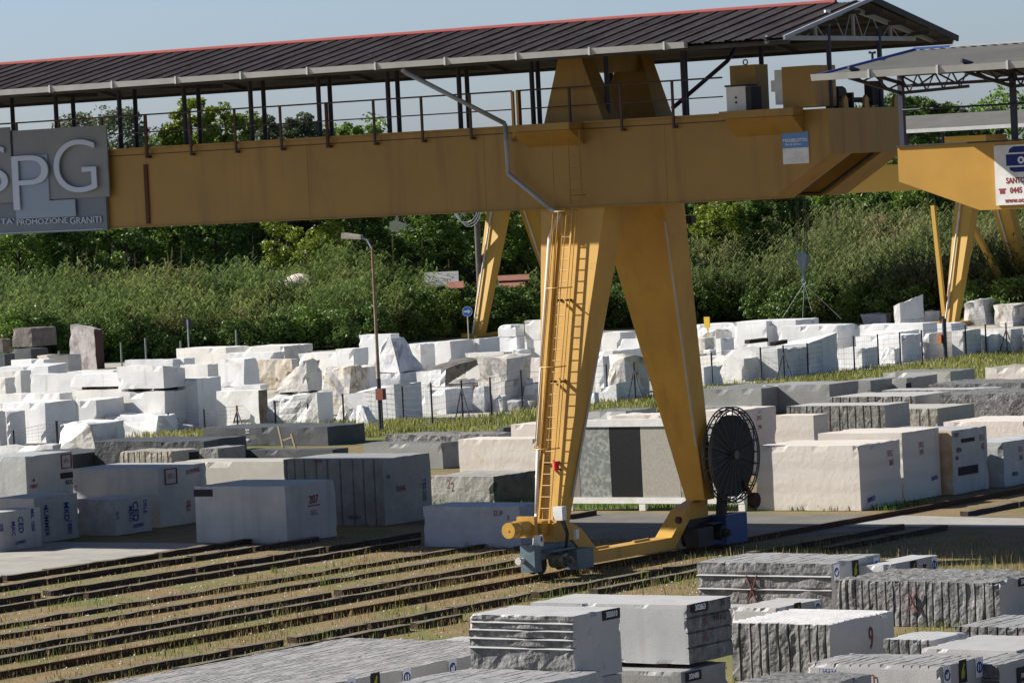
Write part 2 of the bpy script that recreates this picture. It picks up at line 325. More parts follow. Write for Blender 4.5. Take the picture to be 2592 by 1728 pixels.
# timber bearers
def sleeper(x, y0, y1, label, grp, seed, h=.21):
    r = random.Random(seed); w = r.uniform(.24, .30); n = max(3, int((y1-y0)/.35)); V = []; Fs = []; mi = []
    root_y = y0; yaw = r.uniform(-.02, .02)
    for i in range(n+1):
        y = y0+(y1-y0)*i/n; c = x+yaw*(y-(y0+y1)/2)
        for (dx, z) in ((-w, -.02), (0, -.02), (0, h*.5), (0, h), (-w*.5, h+.005), (-w, h)):
            nz = noise.noise_vector(Vector((dx*3+x, y*1.3, z*4+seed)))
            V.append((c+dx+nz.x*.03-x, y-y0+nz.y*.02, z+(nz.z*.028 if z > 0 else 0)))
    for i in range(n):
        for k in range(6):
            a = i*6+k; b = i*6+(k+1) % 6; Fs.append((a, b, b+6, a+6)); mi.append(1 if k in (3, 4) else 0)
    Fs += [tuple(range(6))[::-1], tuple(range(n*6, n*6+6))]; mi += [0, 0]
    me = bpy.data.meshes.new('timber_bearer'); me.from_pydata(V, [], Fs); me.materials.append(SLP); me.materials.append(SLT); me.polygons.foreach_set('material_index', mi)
    import bmesh; b = bmesh.new(); b.from_mesh(me); bmesh.ops.recalc_face_normals(b, faces=b.faces); b.to_mesh(me); b.free()
    o = bpy.data.objects.new('timber_bearer', me); col.objects.link(o); o.location = (x, y0, 0)
    tag(o, label, 'timber bearer', grp)
ORD = ['first', 'second', 'third', 'fourth', 'fifth', 'sixth', 'seventh', 'eighth', 'ninth', 'tenth', 'eleventh']
ROWS = [  # name of row, x, segments as pixel pairs (tile, x0, y0, x1, y1)
 ('row edging the concrete apron', -82.0, [('D', -260, 900, 25, 872), ('D', 50, 858, 330, 825), ('D', 335, 824, 605, 788), ('D', 612, 775, 1090, 708), ('D', 1110, 697, 1500, 642), ('D', 1520, 640, 1900, 600)]),
 ('second row from the concrete apron', -80.0, [('D', -200, 960, 320, 893), ('D', 326, 872, 845, 820), ('D', 850, 792, 1330, 722), ('D', 1338, 708, 1745, 650), ('D', 1760, 640, 2200, 590)]),
 ('third row from the concrete apron', -77.35, [('D', -200, 1040, 290, 975), ('D', 355, 957, 875, 900), ('D', 880, 885, 1350, 805), ('D', 1368, 797, 1880, 727), ('D', 1885, 705, 2250, 655), ('E', -90, 660, 165, 628), ('E', 180, 625, 560, 590)]),
 ('fourth row from the concrete apron', -75.75, [('D', -100, 1095, 240, 1040), ('D', 250, 1030, 580, 985), ('D', 600, 968, 890, 940), ('D', 893, 938, 1150, 885), ('D', 1150, 880, 1600, 820), ('D', 1602, 805, 2060, 733), ('D', 2065, 720, 2352, 688), ('E', 5, 695, 165, 668), ('E', 172, 658, 560, 615)]),
 ('fifth row from the concrete apron', -72.75, [('D', -60, 1205, 480, 1110), ('D', 482, 1110, 870, 1045), ('D', 872, 1045, 1340, 960), ('D', 1342, 958, 1790, 885), ('D', 1792, 885, 2352, 797), ('E', 5, 790, 590, 693), ('E', 595, 690, 1100, 640)]),
 ('weedy sixth row from the concrete apron', -70.9, [('D', -80, 1290, 370, 1205), ('D', 375, 1200, 750, 1135), ('D', 752, 1130, 1150, 1060), ('D', 1155, 1045, 1650, 965), ('D', 1655, 945, 2352, 868), ('E', 2, 845, 735, 735), ('E', 742, 715, 1170, 672), ('E', 1240, 712, 1500, 680)]),
 ('seventh row from the apron', -68.3, [('D', -100, 1400, 90, 1365), ('D', 95, 1360, 630, 1280), ('D', 652, 1250, 1220, 1180), ('D', 1232, 1148, 1755, 1075), ('D', 1762, 1055, 2290, 985), ('E', 0, 960, 320, 905), ('E', 322, 905, 640, 860), ('E', 645, 855, 1220, 752), ('E', 1236, 715, 1330, 700)]),
 ('eighth row, just above the rail', -67.05, [('D', -60, 1475, 330, 1405), ('D', 335, 1395, 905, 1298), ('D', 912, 1272, 1455, 1195), ('D', 1460, 1180, 1970, 1100), ('D', 1978, 1078, 2352, 1020), ('E', 2, 1010, 420, 945), ('E', 422, 945, 1030, 820), ('E', 1036, 822, 1320, 775)]),
 ('first row below the crane rail', -62.2, [('D', -300, 1700, 460, 1575), ('D', 475, 1568, 1150, 1475), ('D', 1152, 1470, 1590, 1392), ('D', 1600, 1372, 1960, 1308), ('D', 2040, 1300, 2352, 1240), ('E', 5, 1238, 185, 1190), ('E', 210, 1175, 770, 1090), ('E', 782, 1085, 1315, 990), ('E', 1358, 975, 1845, 880), ('E', 1850, 880, 2222, 800), ('E', 2270, 795, 2500, 760)]),
 ('second row below the crane rail', -60.95, [('D', 1250, 1505, 1600, 1440), ('D', 1610, 1435, 2225, 1350), ('D', 2270, 1340, 2352, 1300), ('E', 5, 1300, 470, 1208), ('E', 530, 1175, 840, 1115), ('E', 1760, 945, 2150, 868), ('E', 2160, 880, 2500, 815)]),
 ('shaded row behind the blue truck box', -62.2, [('G', 480, 660, 830, 610), ('G', 840, 602, 1150, 570), ('G', 1160, 565, 1540, 510)]),
 ('shaded row right of the blue box', -60.7, [('G', 1000, 650, 1240, 630), ('G', 1245, 620, 1440, 575), ('G', 1450, 570, 1830, 520)]),
 ('sunlit pair beside the concrete crossing', -62.4, [('G', 1960, 425, 2320, 360), ('G', 2325, 440, 2600, 400)]),
 ('shaded row between the two yellow gantry legs', -75.9, [('E', 1560, 545, 1760, 520)]),
]
sd = 10
for nm, x, segs in ROWS:
    for k, (t, a, b, c, d) in enumerate(segs):
        y0 = onx(*tp(t, a, b), x).y if False else onz(*tp(t, a, b)).y; y1 = onz(*tp(t, c, d)).y
        # keep the row straight: take y from the pixel column at the row's x
        def ycol(px, py):
            n = RT*F_PIX-FW*(px-1296); P0 = Vector((x, 0, 0))-EYE; return -P0.dot(n)/n.y
        y0, y1 = ycol(*tp(t, a, b)), ycol(*tp(t, c, d)); sd += 1
        if len(segs) > 1:
            lb = 'dark old timber bearer, %s from left in the %s' % (ORD[k], nm)
        else: lb = 'dark old timber bearer in the '+nm
        sleeper(x, y0+.02, y1-.02, lb, 'timber bearers in rows across the yard', sd, h=.10 if 'weedy' in nm or 'fifth' in nm else .145)

# ------------------------------------------------------------------ main gantry crane
CX0, CX1 = -112.0, -56.75; YF, YB, YC = 96.75, 100.65, 98.7; ZB, ZT = 10.03, 12.33
crane = empty('gantry_crane', (-65, YC, 0)); tag(crane, 'large yellow gantry crane with long dark corrugated roof, red ridge and tapered legs', 'gantry crane')
def girder(y0, y1, nm, label=None):
    mb = MB(); poly = [(CX0, y0, ZB), (-58.57, y0, ZB), (CX1, y0, 11.12), (CX1, y0, ZT), (CX0, y0, ZT)]
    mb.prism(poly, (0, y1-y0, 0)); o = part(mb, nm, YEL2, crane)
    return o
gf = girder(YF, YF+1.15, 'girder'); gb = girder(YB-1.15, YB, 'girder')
fl = MB(); fl.box(CX0, YF-.09, ZT-.02, -59.3, YF-.002, ZT+.03); fl.box(CX0, YF-.05, ZB-.03, -58.6, YF+1.2, ZB-.002); part(fl, 'flange', YEL2, gf)
st = MB(); st.box(CX0, YF-.012, ZT-.19, -59.8, YF-.002, ZT-.17); part(st, 'seam', RUST, gf)
for xs_ in (-98.5, -92.4, -86.2, -74.1, -67.9, -61.9):
    st = MB(); st.box(xs_-.012, YF-.006, ZB+.01, xs_+.012, YF-.001, ZT-.2); part(st, 'weld_seam', YEL2, gf)
st = MB(); st.box(-80.15, YF-.05, 10.1, -80.02, YF-.002, 11.85); part(st, 'rusty_strip', RUST, gf)
eb = MB(); eb.box(CX1-.12, YF+1.152, 11.12, CX1-.002, YB-1.152, ZT-.002); part(eb, 'end_plate', YEL2, crane)
mb = MB(); mb.box(-62.5, YF+1.155, ZT-.06, CX1-.13, YB-1.155, ZT-.01); part(mb, 'cover_plate', DKM, crane)  # near-black finish paints in the shade of the girder end opening
mb = MB(); mb.box(-62.4, YF+1.153, ZB+.1, -62.3, YB-1.153, ZT-.07); part(mb, 'diaphragm', DKM, crane)  # same near-black, shade of the opening put into the colour
tr = MB()
for yy in (YF+1.3, YB-1.35): tr.path([(-61, yy, ZB+.1), (-58.6, yy, ZB+.06), (-56.9, yy, 11.1)], .05, 6)
tr.box(-60.2, YF+1.7, 10.5, -59.4, YB-1.7, 12.0); part(tr, 'inner_hoist', DKM, crane)
# roof
ZE, ZR, EY = 14.16, 15.16, 4.65
RX0, RX1 = CX0, -56.4
def corr(y0, z0, y1, z1, nm, m, amp=.035, per=.62, under=False):
    mb = MB(); xs = []; x = RX0; k = 0
    prof = [(0, 0), (.11, .5), (.22, 0), (.33, .5), (.44, 0), (.55, .5), (.66, 0), (.76, 0), (.82, 1.2), (.94, 1.2)]
    while x < RX1:
        for f, a in prof:
            xx = x+f*per
            if xx < RX1: xs.append((xx, a*amp))
        x += per
    xs.append((RX1, 0)); n = len(xs); vs = []
    for (xx, a) in xs: vs += [(xx, y0, z0+a), (xx, y1, z1+a)]
    mb.add(vs, [(2*i, 2*i+2, 2*i+3, 2*i+1) for i in range(n-1)])
    return part(mb, nm, m, crane)
corr(YC-EY, ZE, YC, ZR, 'roof_slope', SHT); corr(YC, ZR, YC+EY, ZE, 'roof_slope', SHT)
mb = MB(); mb.add([(RX0, YC-EY+.05, ZE-.05), (RX1-.05, YC-EY+.05, ZE-.05), (RX1-.05, YC, ZR-.06), (RX0, YC, ZR-.06), (RX0, YC+EY-.05, ZE-.05), (RX1-.05, YC+EY-.05, ZE-.05)], [(0, 1, 2, 3), (3, 2, 5, 4)])
part(mb, 'roof_lining', UND, crane)
mb = MB()
for yy in np.linspace(-EY+.3, EY-.3, 8): 
    zz = ZR-.12-abs(yy)*(ZR-ZE)/EY; mb.box(RX0, YC+yy-.03, zz-.1, RX1, YC+yy+.03, zz)
part(mb, 'purlins', UND, crane)
mb = MB(); mb.path([(RX0, YC, ZR+.03), (RX1-1.1, YC, ZR+.03)], .075, 8); part(mb, 'ridge_cap', RED, crane)
for sgn_ in (-1, 1):
    mb = MB(); mb.bar((RX1+.02, YC, ZR+.05), (RX1+.02, YC+sgn_*EY, ZE+.0), .06, .10 if sgn_ < 0 else .16)
    part(mb, 'verge_trim', GRP if sgn_ < 0 else DKM, crane)
def gutter(x0, x1, y, z, nm, m, parent, step=2.36):
    mb = MB(); mb.prism([(x0, y-.14, z+.04), (x0, y-.10, z-.12), (x0, y+.06, z-.12), (x0, y+.08, z+.02), (x0, y-.10, z+.02)][:5], (x1-x0, 0, 0))
    g = part(mb, nm, m, parent); x = x1-.6
    while x > x0: cl = MB(); cl.box(x-.025, y-.165, z-.14, x+.025, y+.02, z+.075); part(cl, 'gutter_clip', m, g); x -= step
    return g
gutter(RX0, -59.35, YC-EY-.02, ZE+.03, 'gutter', GAL, crane)
gutter(RX0, RX1-.2, YC+EY+.1, ZE+.02, 'gutter', GAL, crane)
# roof posts, trusses
fx = [-81.49+2.487*i for i in range(-12, 9)] + [-57.0]
bx = [-83.12+2.487*i for i in range(-11, 10)] + [-57.0]
fx = [x for x in fx if x < -58]+[-57.0]; bx = [x for x in bx if x < -57.4]+[-57.0]
for x in fx:
    mb = MB(); mb.tube((x, YF+.6, ZT), (x, YF+.6, ZE+.32), .07, 8); part(mb, 'roof_post', BLU, crane)
for x in bx:
    mb = MB(); mb.tube((x, YB-.6, ZT), (x, YB-.6, ZE+.3), .07, 8); part(mb, 'roof_post', BLU, crane)
def truss(x, m, nm='roof_truss'):
    mb = MB(); zc = ZE+.03
    mb.bar((x, YC-EY+.15, zc), (x, YC+EY-1.3, zc), .06, .12)
    for sg in (-1, 1): mb.bar((x, YC, ZR-.18), (x, YC+sg*(EY-.1), ZE-.06), .07, .13)
    for i in range(-3, 4):
        y = YC+i*1.0; zt = ZR-.2-abs(i*1.0)*(ZR-ZE)/EY
        if i in (-2, 0, 2): mb.bar((x, y, zc), (x, y, zt), .07, .07)
        if i < 3: mb.tube((x, y+.08, zt-.02), (x, y+.5, zc), .016, 5); mb.tube((x, y+.5, zc), (x, y+.94, ZR-.2-abs(i+1.0)*(ZR-ZE)/EY), .016, 5)
    part(mb, nm, m, crane)
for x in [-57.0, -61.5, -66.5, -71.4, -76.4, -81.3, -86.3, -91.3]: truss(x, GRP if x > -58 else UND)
mb = MB(); mb.tube((-56.9, 97.2, 14.75), (-56.9, 97.2, 14.93), .09, 8); mb.box(-57.0, 96.9, 14.72, -56.8, 97.3, 14.76); part(mb, 'flood_lamp', WHT, crane)
mb = MB(); mb.path([(-60.9, YC+.3, ZE), (-61.0, YC, ZE-.35), (-62.6, YC-.4, 12.6)], .06, 8); part(mb, 'diagonal_brace', BLU, crane)
# walkway railing
hx = [-79.91+1.674*i for i in range(-19, 12)]
hx = [x for x in hx if x < -60.2]
for (a, b) in ((CX0, -66.75), (-66.6, -59.9)):
    mb = MB(); y = YF-.14; mb.tube((a, y, 13.31), (b, y, 13.31), .026, 6); mb.tube((a, y, 12.80), (b, y, 12.80), .020, 6); part(mb, 'handrail', RAIL, crane)
for i, x in enumerate(hx):
    w = .045 if i % 4 == 3 else .03
    mb = MB(); mb.box(x-w, YF-.17, ZT-.28, x+w, YF-.11, 13.31); mb.box(x-w-.02, YF-.13, ZT-.30, x+w+.02, YF-.01, ZT-.22); part(mb, 'handrail_post', RUST if w > .04 else RAIL, crane)
mb = MB()
for x in (-66.72, -66.55): mb.box(x-.035, YF-.2, ZT-.3, x+.035, YF-.12, 13.3)
part(mb, 'gate_posts', YEL, crane)
# ladder platform and cabinet platform
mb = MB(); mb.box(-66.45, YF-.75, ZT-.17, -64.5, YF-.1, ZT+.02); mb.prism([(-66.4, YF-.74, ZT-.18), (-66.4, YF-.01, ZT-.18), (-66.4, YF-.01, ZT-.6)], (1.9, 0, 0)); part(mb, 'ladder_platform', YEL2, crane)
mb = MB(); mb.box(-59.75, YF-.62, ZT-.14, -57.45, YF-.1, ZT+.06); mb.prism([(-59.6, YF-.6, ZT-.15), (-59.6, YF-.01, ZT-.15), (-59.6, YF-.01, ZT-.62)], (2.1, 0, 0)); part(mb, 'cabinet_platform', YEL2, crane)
mb = MB(); mb.box(-59.95, YF+.35, ZT, -59.15, YF+1.0, 13.62); mb.ring((-59.6, YF+.6, 13.7), (1, 0, 0), (0, 0, 1), .07, .018, 10); part(mb, 'control_cabinet', YEL2, crane)
mb = MB(); mb.box(-59.72, YF-.25, ZT+.03, -59.12, YF+.3, 13.04); c1 = part(mb, 'switch_box', WHT, crane)
mb = MB(); mb.box(-59.75, YF-.28, 13.04, -59.09, YF+.33, 13.09); mb.box(-59.11, YF-.24, ZT+.04, -58.95, YF+.28, 13.02); mb.tube((-59.42, YF-.27, 12.62), (-59.42, YF-.25, 12.62), .03, 8); mb.tube((-59.42, YF-.27, 12.75), (-59.42, YF-.25, 12.75), .03, 8); part(mb, 'box_frame', DKM, c1)
mb = MB(); mb.box(-58.35, YF+.0, 12.5, -57.85, YF+.5, 13.42); mb.box(-58.5, YF+.05, 12.85, -58.36, YF+.4, 13.15); part(mb, 'switch_box', WHT, crane)
mb = MB(); mb.box(-58.0, YF-.2, ZT+.06, -57.0, YF+.9, 13.48); part(mb, 'control_cabinet', YEL2, crane)
mb = MB(); mb.tube((-57.2, YF+1.2, 12.55), (-57.2, YB-.3, 12.55), .07, 8); mb.tube((-57.2, YF+1.1, 12.75), (-57.2, YF+1.5, 12.75), .18, 10)
mb.box(-57.35, YF+1.9, 12.33, -57.1, YF+2.0, 12.75); mb.box(-57.35, YB-.9, 12.4, -57.1, YB-.45, 13.05); mb.box(-57.4, YF+1.0, 12.33, -57.0, YF+1.4, 12.5)
part(mb, 'hoist_drive', DKM, crane)
mb = MB()
for yy in (YF+1.0, YF+2.1, YB-.2): mb.prism([(CX1-.1, yy-.12, ZT), (CX1-.1, yy+.12, ZT), (CX1-.1, yy+.10, ZT+.25), (CX1-.1, yy, ZT+.34), (CX1-.1, yy-.10, ZT+.25)], (.08, 0, 0))
part(mb, 'lifting_lugs', YEL2, crane)
# downpipe
ZL = lambda z: 94.9+(z-1.55)*(96.8-94.9)/(10.0-1.55)      # y of the front leg face at height z
mb = MB(); mb.path([(-68.6, YC-EY, 14.02), (-68.55, YC-EY+.1, 13.93), (-66.92, YF-.3, 12.42), (-66.9, YF-.28, 11.03), (-65.55, YF-.25, 10.0), (-65.2, YF-.3, 9.86)], .065, 10)
mb.box(-67.0, YF-.3, 11.93, -66.8, YF, 11.96); part(mb, 'downpipe', GRP, crane, smooth=True)
KL = (96.8-94.9)/(10.0-1.55)
def onleg(px, py, off):   # point on the plane 'off' in front of the leg's sloping face
    d = ray(px, py); c = 94.9-1.55*KL-off; t = (c-(EYE.y-KL*EYE.z))/(d.y-KL*d.z); return EYE+d*t
mb = MB(); mb.path([(-65.2, YF-.3, 9.9), onleg(1391, 600, .12), onleg(1370, 930, .12), onleg(1362, 1130, .12), onleg(1358, 1300, .12), ony(1352, 1384, 94.6), ony(1350, 1440, 94.6)], .055, 10); part(mb, 'downpipe', WPI, crane, smooth=True)
# legs
def leg(cx, mirror=False, ztop=10.03, parent=crane, shift=0.0):
    sy = (lambda y: 2*YC-y) if mirror else (lambda y: y)
    mb = MB(); b0, b1 = cx-.33-.37+.03, cx+.33-.4+.0
    B0, B1 = cx-.70, cx-.08+.02; T0, T1 = cx-1.42, cx+.75
    if not mirror: B0, B1, T0, T1 = [q-(-64.8)+cx for q in (ony(1366, 1310, 94.9).x, ony(1414, 1310, 94.9).x, ony(1370, 537, 96.8).x, ony(1531, 525, 96.8).x)]
    else: B0, B1, T0, T1 = [q-(-64.8)+cx for q in (ony(1737, 1285, 101.98).x, ony(1785, 1285, 101.98).x, ony(1512, 525, 99.55).x, ony(1681, 520, 99.55).x)]
    B0 += shift; B1 += shift
    mb.hexa([(B0, sy(94.9), 1.5), (B1, sy(94.9), 1.5), (B1, sy(95.42), 1.5), (B0, sy(95.42), 1.5), (T0, sy(96.8), ztop), (T1, sy(96.8), ztop), (T1, sy(97.85), ztop), (T0, sy(97.85), ztop)])
    return part(mb, 'leg', YEL, parent)
lf = leg(-64.8); lb_ = leg(-64.8, True)
# cable conduits down the legs
mb = MB(); mb.path([ony(1572, 560, 97.75), ony(1449, 1256, 95.45)], .03, 6); part(mb, 'conduit', GAL, lf)
mb = MB(); mb.path([ony(1683, 560, 99.6), ony(1724, 854, 100.5), ony(1762, 1130, 101.4)], .03, 6); part(mb, 'conduit', GAL, lb_)
mb = MB(); mb.box(-64.1, 101.0, 9.4, -63.85, 101.25, 9.62); mb.path([(-64.0, 100.6, 9.9), (-63.95, 100.75, 9.3), (-63.95, 101.0, 9.5)], .02, 5); part(mb, 'flood_lamp', DKM, crane)
# upper portal over the girders
for (y0, y1, ym) in ((96.9, 97.8, 1), (100.5, 99.6, -1)):
    mb = MB(); mb.hexa([(-65.93, y0, ZT), (-63.95, y0, ZT), (-63.95, y1, ZT), (-65.93, y1, ZT), (-65.33, y0, 14.2), (-64.62, y0, 14.2), (-64.62, y1-.35*ym, 14.2), (-65.33, y1-.35*ym, 14.2)])
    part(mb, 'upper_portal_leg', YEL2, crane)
mb = MB(); mb.box(-65.30, 97.3, 13.72, -64.66, 100.1, 14.18); part(mb, 'upper_portal_beam', YEL2, crane)
# ladder with hoops
lad = MB(); fy = lambda z: ZL(z)-.24
LP = [[onleg(1364, 1310, .24), onleg(1421.9, 598, .24)], [onleg(1391, 1310, .24), onleg(1444.5, 598, .24)]]
def lx(z, s):
    a, b = LP[s]; return a.x+(b.x-a.x)*(z-a.z)/(b.z-a.z)
zs = np.arange(1.6, 9.95, .305)
for s in (0, 1): lad.bar((lx(1.5, s), fy(1.5), 1.5), (lx(10.0, s), fy(10.0), 10.0), .03, .05)
for z in zs: lad.tube((lx(z, 0), fy(z), z), (lx(z, 1), fy(z), z), .014, 6)
ladder = part(lad, 'ladder', YEL, crane)
cage = MB(); rr = .36
def hoopc(z): return ((lx(z, 0)+lx(z, 1))/2, fy(z))
for z in (9.93, 7.85, 5.72, 3.52):
    cx, cy = hoopc(z); cage.ring((cx, cy-.12, z), (1, 0, 0), (0, -1, 0), rr, .018, 18, (-.25, math.pi+.25))
angs = [0.0, .9, 1.57, 2.24, math.pi]
for a in angs:
    pts = []
    for z in (9.93, 3.52): cx, cy = hoopc(z); pts.append((cx+rr*math.cos(a), cy-.12-rr*math.sin(a), z))
    cage.path(pts, .014, 5)
part(cage, 'safety_cage', YEL, ladder)
brk = MB()
for z in (7.5, 5.3, 3.1):
    for s in (0, 1): brk.bar((lx(z, s), fy(z), z), (lx(z, s), ZL(z)+.02, z), .06, .06)
part(brk, 'ladder_brackets', RUST, ladder)
flat = MB(); dA, dB = onleg(1358, 1310, .03), onleg(1413, 600, .03); flat.bar(dA, dB, .07, .03); part(flat, 'cable_ducts', YEL, lf)
# ladder against the girder
lad2 = MB()
for x in (-65.12, -64.85, -64.5, -64.2): lad2.tube((x, YF-.7 if x < -64.9 or x > -64.3 else YF-.3, ZT-.2), (x, YF-.7 if x < -64.9 or x > -64.3 else YF-.3, 10.1), .014, 5)
for z in np.arange(10.2, 12.1, .3): lad2.tube((-64.85, YF-.3, z), (-64.5, YF-.3, z), .012, 5)
lad2.ring((-64.68, YF-.4, 10.35), (1, 0, 0), (0, -1, 0), .4, .018, 16, (0, math.pi)); part(lad2, 'upper_ladder', YEL2, crane)
# sill beam between trucks
tie = MB(); poly = [(94.75, 1.5), (94.75, .98), (95.6, .98), (96.45, .23), (100.75, .23), (101.6, .98), (102.6, .98), (102.6, 1.5), (102.45, 1.5), (101.5, 1.27), (100.6, .56), (96.85, .56), (96.05, 1.25), (95.45, 1.5)]
tie.prism([(-65.3, y, z) for y, z in poly], (.55, 0, 0)); tieo = part(tie, 'sill_beam', YEL, crane)
for ya_, yb_ in ((97.0, 97.7), (99.0, 99.8)): mb = MB(); mb.bar((-65.0, ya_, .59), (-65.0, yb_, .59), .08, .06); part(mb, 'bracket', YEL, tieo)
mb = MB(); mb.tube((-64.80, 101.0, 1.02), (-64.68, 101.0, 1.02), .10, 12); part(mb, 'buffer_pad', RUST, tieo)
bf = MB(); bf.box(-65.45, 94.45, 1.22, -64.95, 95.1, 1.58); bf.box(-65.60, 94.2, 1.15, -65.02, 94.35, 1.72); bfo = part(bf, 'buffer_arm', YEL, crane)
mb = MB(); mb.tube((-65.3, 93.35, 1.42), (-65.3, 94.2, 1.42), .215, 24); mb.tube((-65.3, 93.72, 1.42), (-65.3, 93.76, 1.42), .235, 24); mb.tube((-65.3, 93.335, 1.42), (-65.3, 93.35, 1.42), .03, 8); part(mb, 'buffer_cylinder', YEL, bfo)
mb = MB(); mb.box(-64.75, 94.72, 1.58, -64.45, 94.93, 1.95); part(mb, 'junction_box', WHT, crane)
mb = MB(); mb.box(-64.85, 93.9, .95, -64.65, 94.05, 1.25); mb.box(-64.5, 95.3, 1.02, -64.42, 95.45, 1.28); jb = part(mb, 'junction_box', WHT, crane)
mb = MB(); mb.box(-64.644, 93.93, 1.08, -64.64, 94.0, 1.2); part(mb, 'switch', DKM, jb)
mb = MB()
for i, dx in enumerate((0, .05, .1)): mb.path([(-64.6+dx*.5, 94.85+dx, 1.6), (-64.5, 94.95+dx, 1.2), (-64.6, 95.0+dx, .8)], .018, 5)
part(mb, 'cables', DKM, crane)
mb = MB(); mb.path([(-64.35, 94.6, 2.95), (-64.2, 94.35, 3.0)], .03, 6); lampb = part(mb, 'lamp_bracket', RUST, crane)
mb = MB(); mb.tube((-64.28, 94.3, 2.98), (-64.28, 94.3, 3.22), .075, 12); part(mb, 'red_warning_lamp', REDP, lampb)
# wheel trucks
def truck(y0, sgn, box_m, lit):
    mb = MB(); f = lambda y: y0+sgn*y
    def bx(x0, ya, z0, x1, yb, z1): a, b = sorted((f(ya), f(yb))); mb.box(x0, a, z0, x1, b, z1)
    bx(-65.08, .1, .28, -64.62, .42, .98); bx(-65.08, .42, .55, -64.8, 2.4, .97); bx(-64.80, 1.75, .2, -64.35, 2.55, .74); bx(-64.8, .7, .78, -64.4, 1.75, .82)
    t = part(mb, 'wheel_truck', box_m, crane)
    for yy in (.75, 2.0):
        w = MB(); w.tube((-65.12, f(yy), .44), (-64.88, f(yy), .44), .24, 20); w.tube((-65.14, f(yy), .44), (-65.1, f(yy), .44), .28, 20); w.tube((-64.9, f(yy), .44), (-64.86, f(yy), .44), .28, 20); part(w, 'wheel', DKM, t, smooth=False)
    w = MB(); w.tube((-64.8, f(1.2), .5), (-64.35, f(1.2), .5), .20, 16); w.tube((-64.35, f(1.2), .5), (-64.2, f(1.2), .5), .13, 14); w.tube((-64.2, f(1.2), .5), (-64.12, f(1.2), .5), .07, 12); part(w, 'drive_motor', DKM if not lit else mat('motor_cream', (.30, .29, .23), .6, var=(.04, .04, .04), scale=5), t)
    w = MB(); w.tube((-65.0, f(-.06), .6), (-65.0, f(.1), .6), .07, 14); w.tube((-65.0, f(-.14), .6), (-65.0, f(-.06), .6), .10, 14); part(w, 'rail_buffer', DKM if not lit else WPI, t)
    return t
truck(93.45, 1, TRK, True); t2 = truck(103.95, -1, DKM, False)  # rear truck is near-black: the shade it stands in is put into its colour
mb = MB(); mb.box(-64.9, 102.9, .15, -64.35, 104.05, .98); part(mb, 'blue_cover', BBX, t2)
# cable reel
reel = MB(); RC = Vector((-64.15, 102.85, 2.72)); ax = (0, 1, 0); az = (0, 0, 1)
for r, dx in ((1.37, 0), (1.37, .22), (1.28, .22), (1.28, 0)): reel.ring(RC+Vector((dx, 0, 0)), ax, az, r, .022, 48)
for i in range(24):
    a = 2*math.pi*i/24
    for dx in (0, .22): reel.tube(RC+Vector((dx, math.cos(a)*.12, math.sin(a)*.12)), RC+Vector((dx, math.cos(a)*1.37, math.sin(a)*1.37)), .011, 5)
    reel.tube(RC+Vector((0, math.cos(a)*1.33, math.sin(a)*1.33)), RC+Vector((.22, math.cos(a)*1.33, math.sin(a)*1.33)), .02, 5)
reel.tube(RC+Vector((-.1, 0, 0)), RC+Vector((.3, 0, 0)), .13, 14)
ro = part(reel, 'cable_reel', mat('reel_steel', (.10, .095, .085), .5, metal=.3), crane)
cb = MB(); cb.tube(RC+Vector((.05, 0, -.02)), RC+Vector((.17, 0, -.02)), 1.17, 48); part(cb, 'wound_cable', mat('black_cable', (.012, .012, .012), .6, var=(.03, .028, .025), scale=3), ro)
mb = MB(); mb.bar((-64.25, 102.5, .98), (-64.25, 102.8, 2.7), .12, .3); mb.bar((-64.35, 102.2, 2.6), (-64.2, 102.85, 2.72), .2, .2); part(mb, 'reel_support', DKM, ro)
mb = MB(); mb.tube((-64.0, 103.75, 1.35), (-63.8, 103.75, 1.35), .22, 16); mb.bar((-63.95, 103.3, 1.9), (-63.95, 103.8, 1.35), .08, .12); part(mb, 'reel_motor', RUST, ro)
# second, distant portal of the same crane (outside the frame on the left)
for mir in (False, True):
    o = leg(-104.5, mir)
mb = MB(); mb.prism([(-105.0, y, z) for y, z in poly], (.55, 0, 0)); part(mb, 'sill_beam', YEL, crane)

# sign with big letters hung on the girder
SG = mat('sign_grey_panel', (.235, .25, .255), .5, var=(.20, .215, .225), scale=.8); SG2 = mat('sign_lower_panel', (.17, .20, .24), .5, var=(.15, .175, .21), scale=.7); SG3 = mat('sign_light_panel', (.27, .33, .42), .5); SLT_ = mat('sign_letters', (.50, .56, .68), .5)
sign = empty('company_sign', (-83.5, YF-.3, 10.0)); tag(sign, 'grey company sign with big raised letters SPG hung on the yellow girder', 'sign')
mb = MB(); mb.box(-86.9, YF-.14, 9.97, -81.58, YF-.04, 10.98); mb.box(-86.9, YF-.15, 10.985, -85.1, YF-.045, 13.1); part(mb, 'lower_panel', SG2, sign)
mb = MB(); mb.box(-85.06, YF-.20, 10.96, -81.38, YF-.145, 13.08); part(mb, 'upper_panel', SG, sign)
mb = MB(); mb.box(-87.5, YF-.25, 10.93, -85.12, YF-.20, 13.2); part(mb, 'upper_panel', SG, sign)
mb = MB(); mb.prism([(-85.05, YF-.20, 12.25), (-85.05, YF-.20, 10.42), (-82.7, YF-.20, 10.42), (-82.7, YF-.20, 10.93), (-83.7, YF-.20, 10.93), (-83.7, YF-.20, 12.32)], (0, -.035, 0)); part(mb, 'light_panel', SG3, sign)
X_, Z_ = (1, 0, 0), (0, 0, 1)
put_fit('letter', 'S', -66, 366, 16, 492, YF-.30, SLT_, sign, -.014)
put_fit('letter', 'P', 36, 391, 120, 532, YF-.30, SLT_, sign, -.014)
put_fit('letter', 'G', 140, 351, 240, 490, YF-.30, SLT_, sign, -.014)
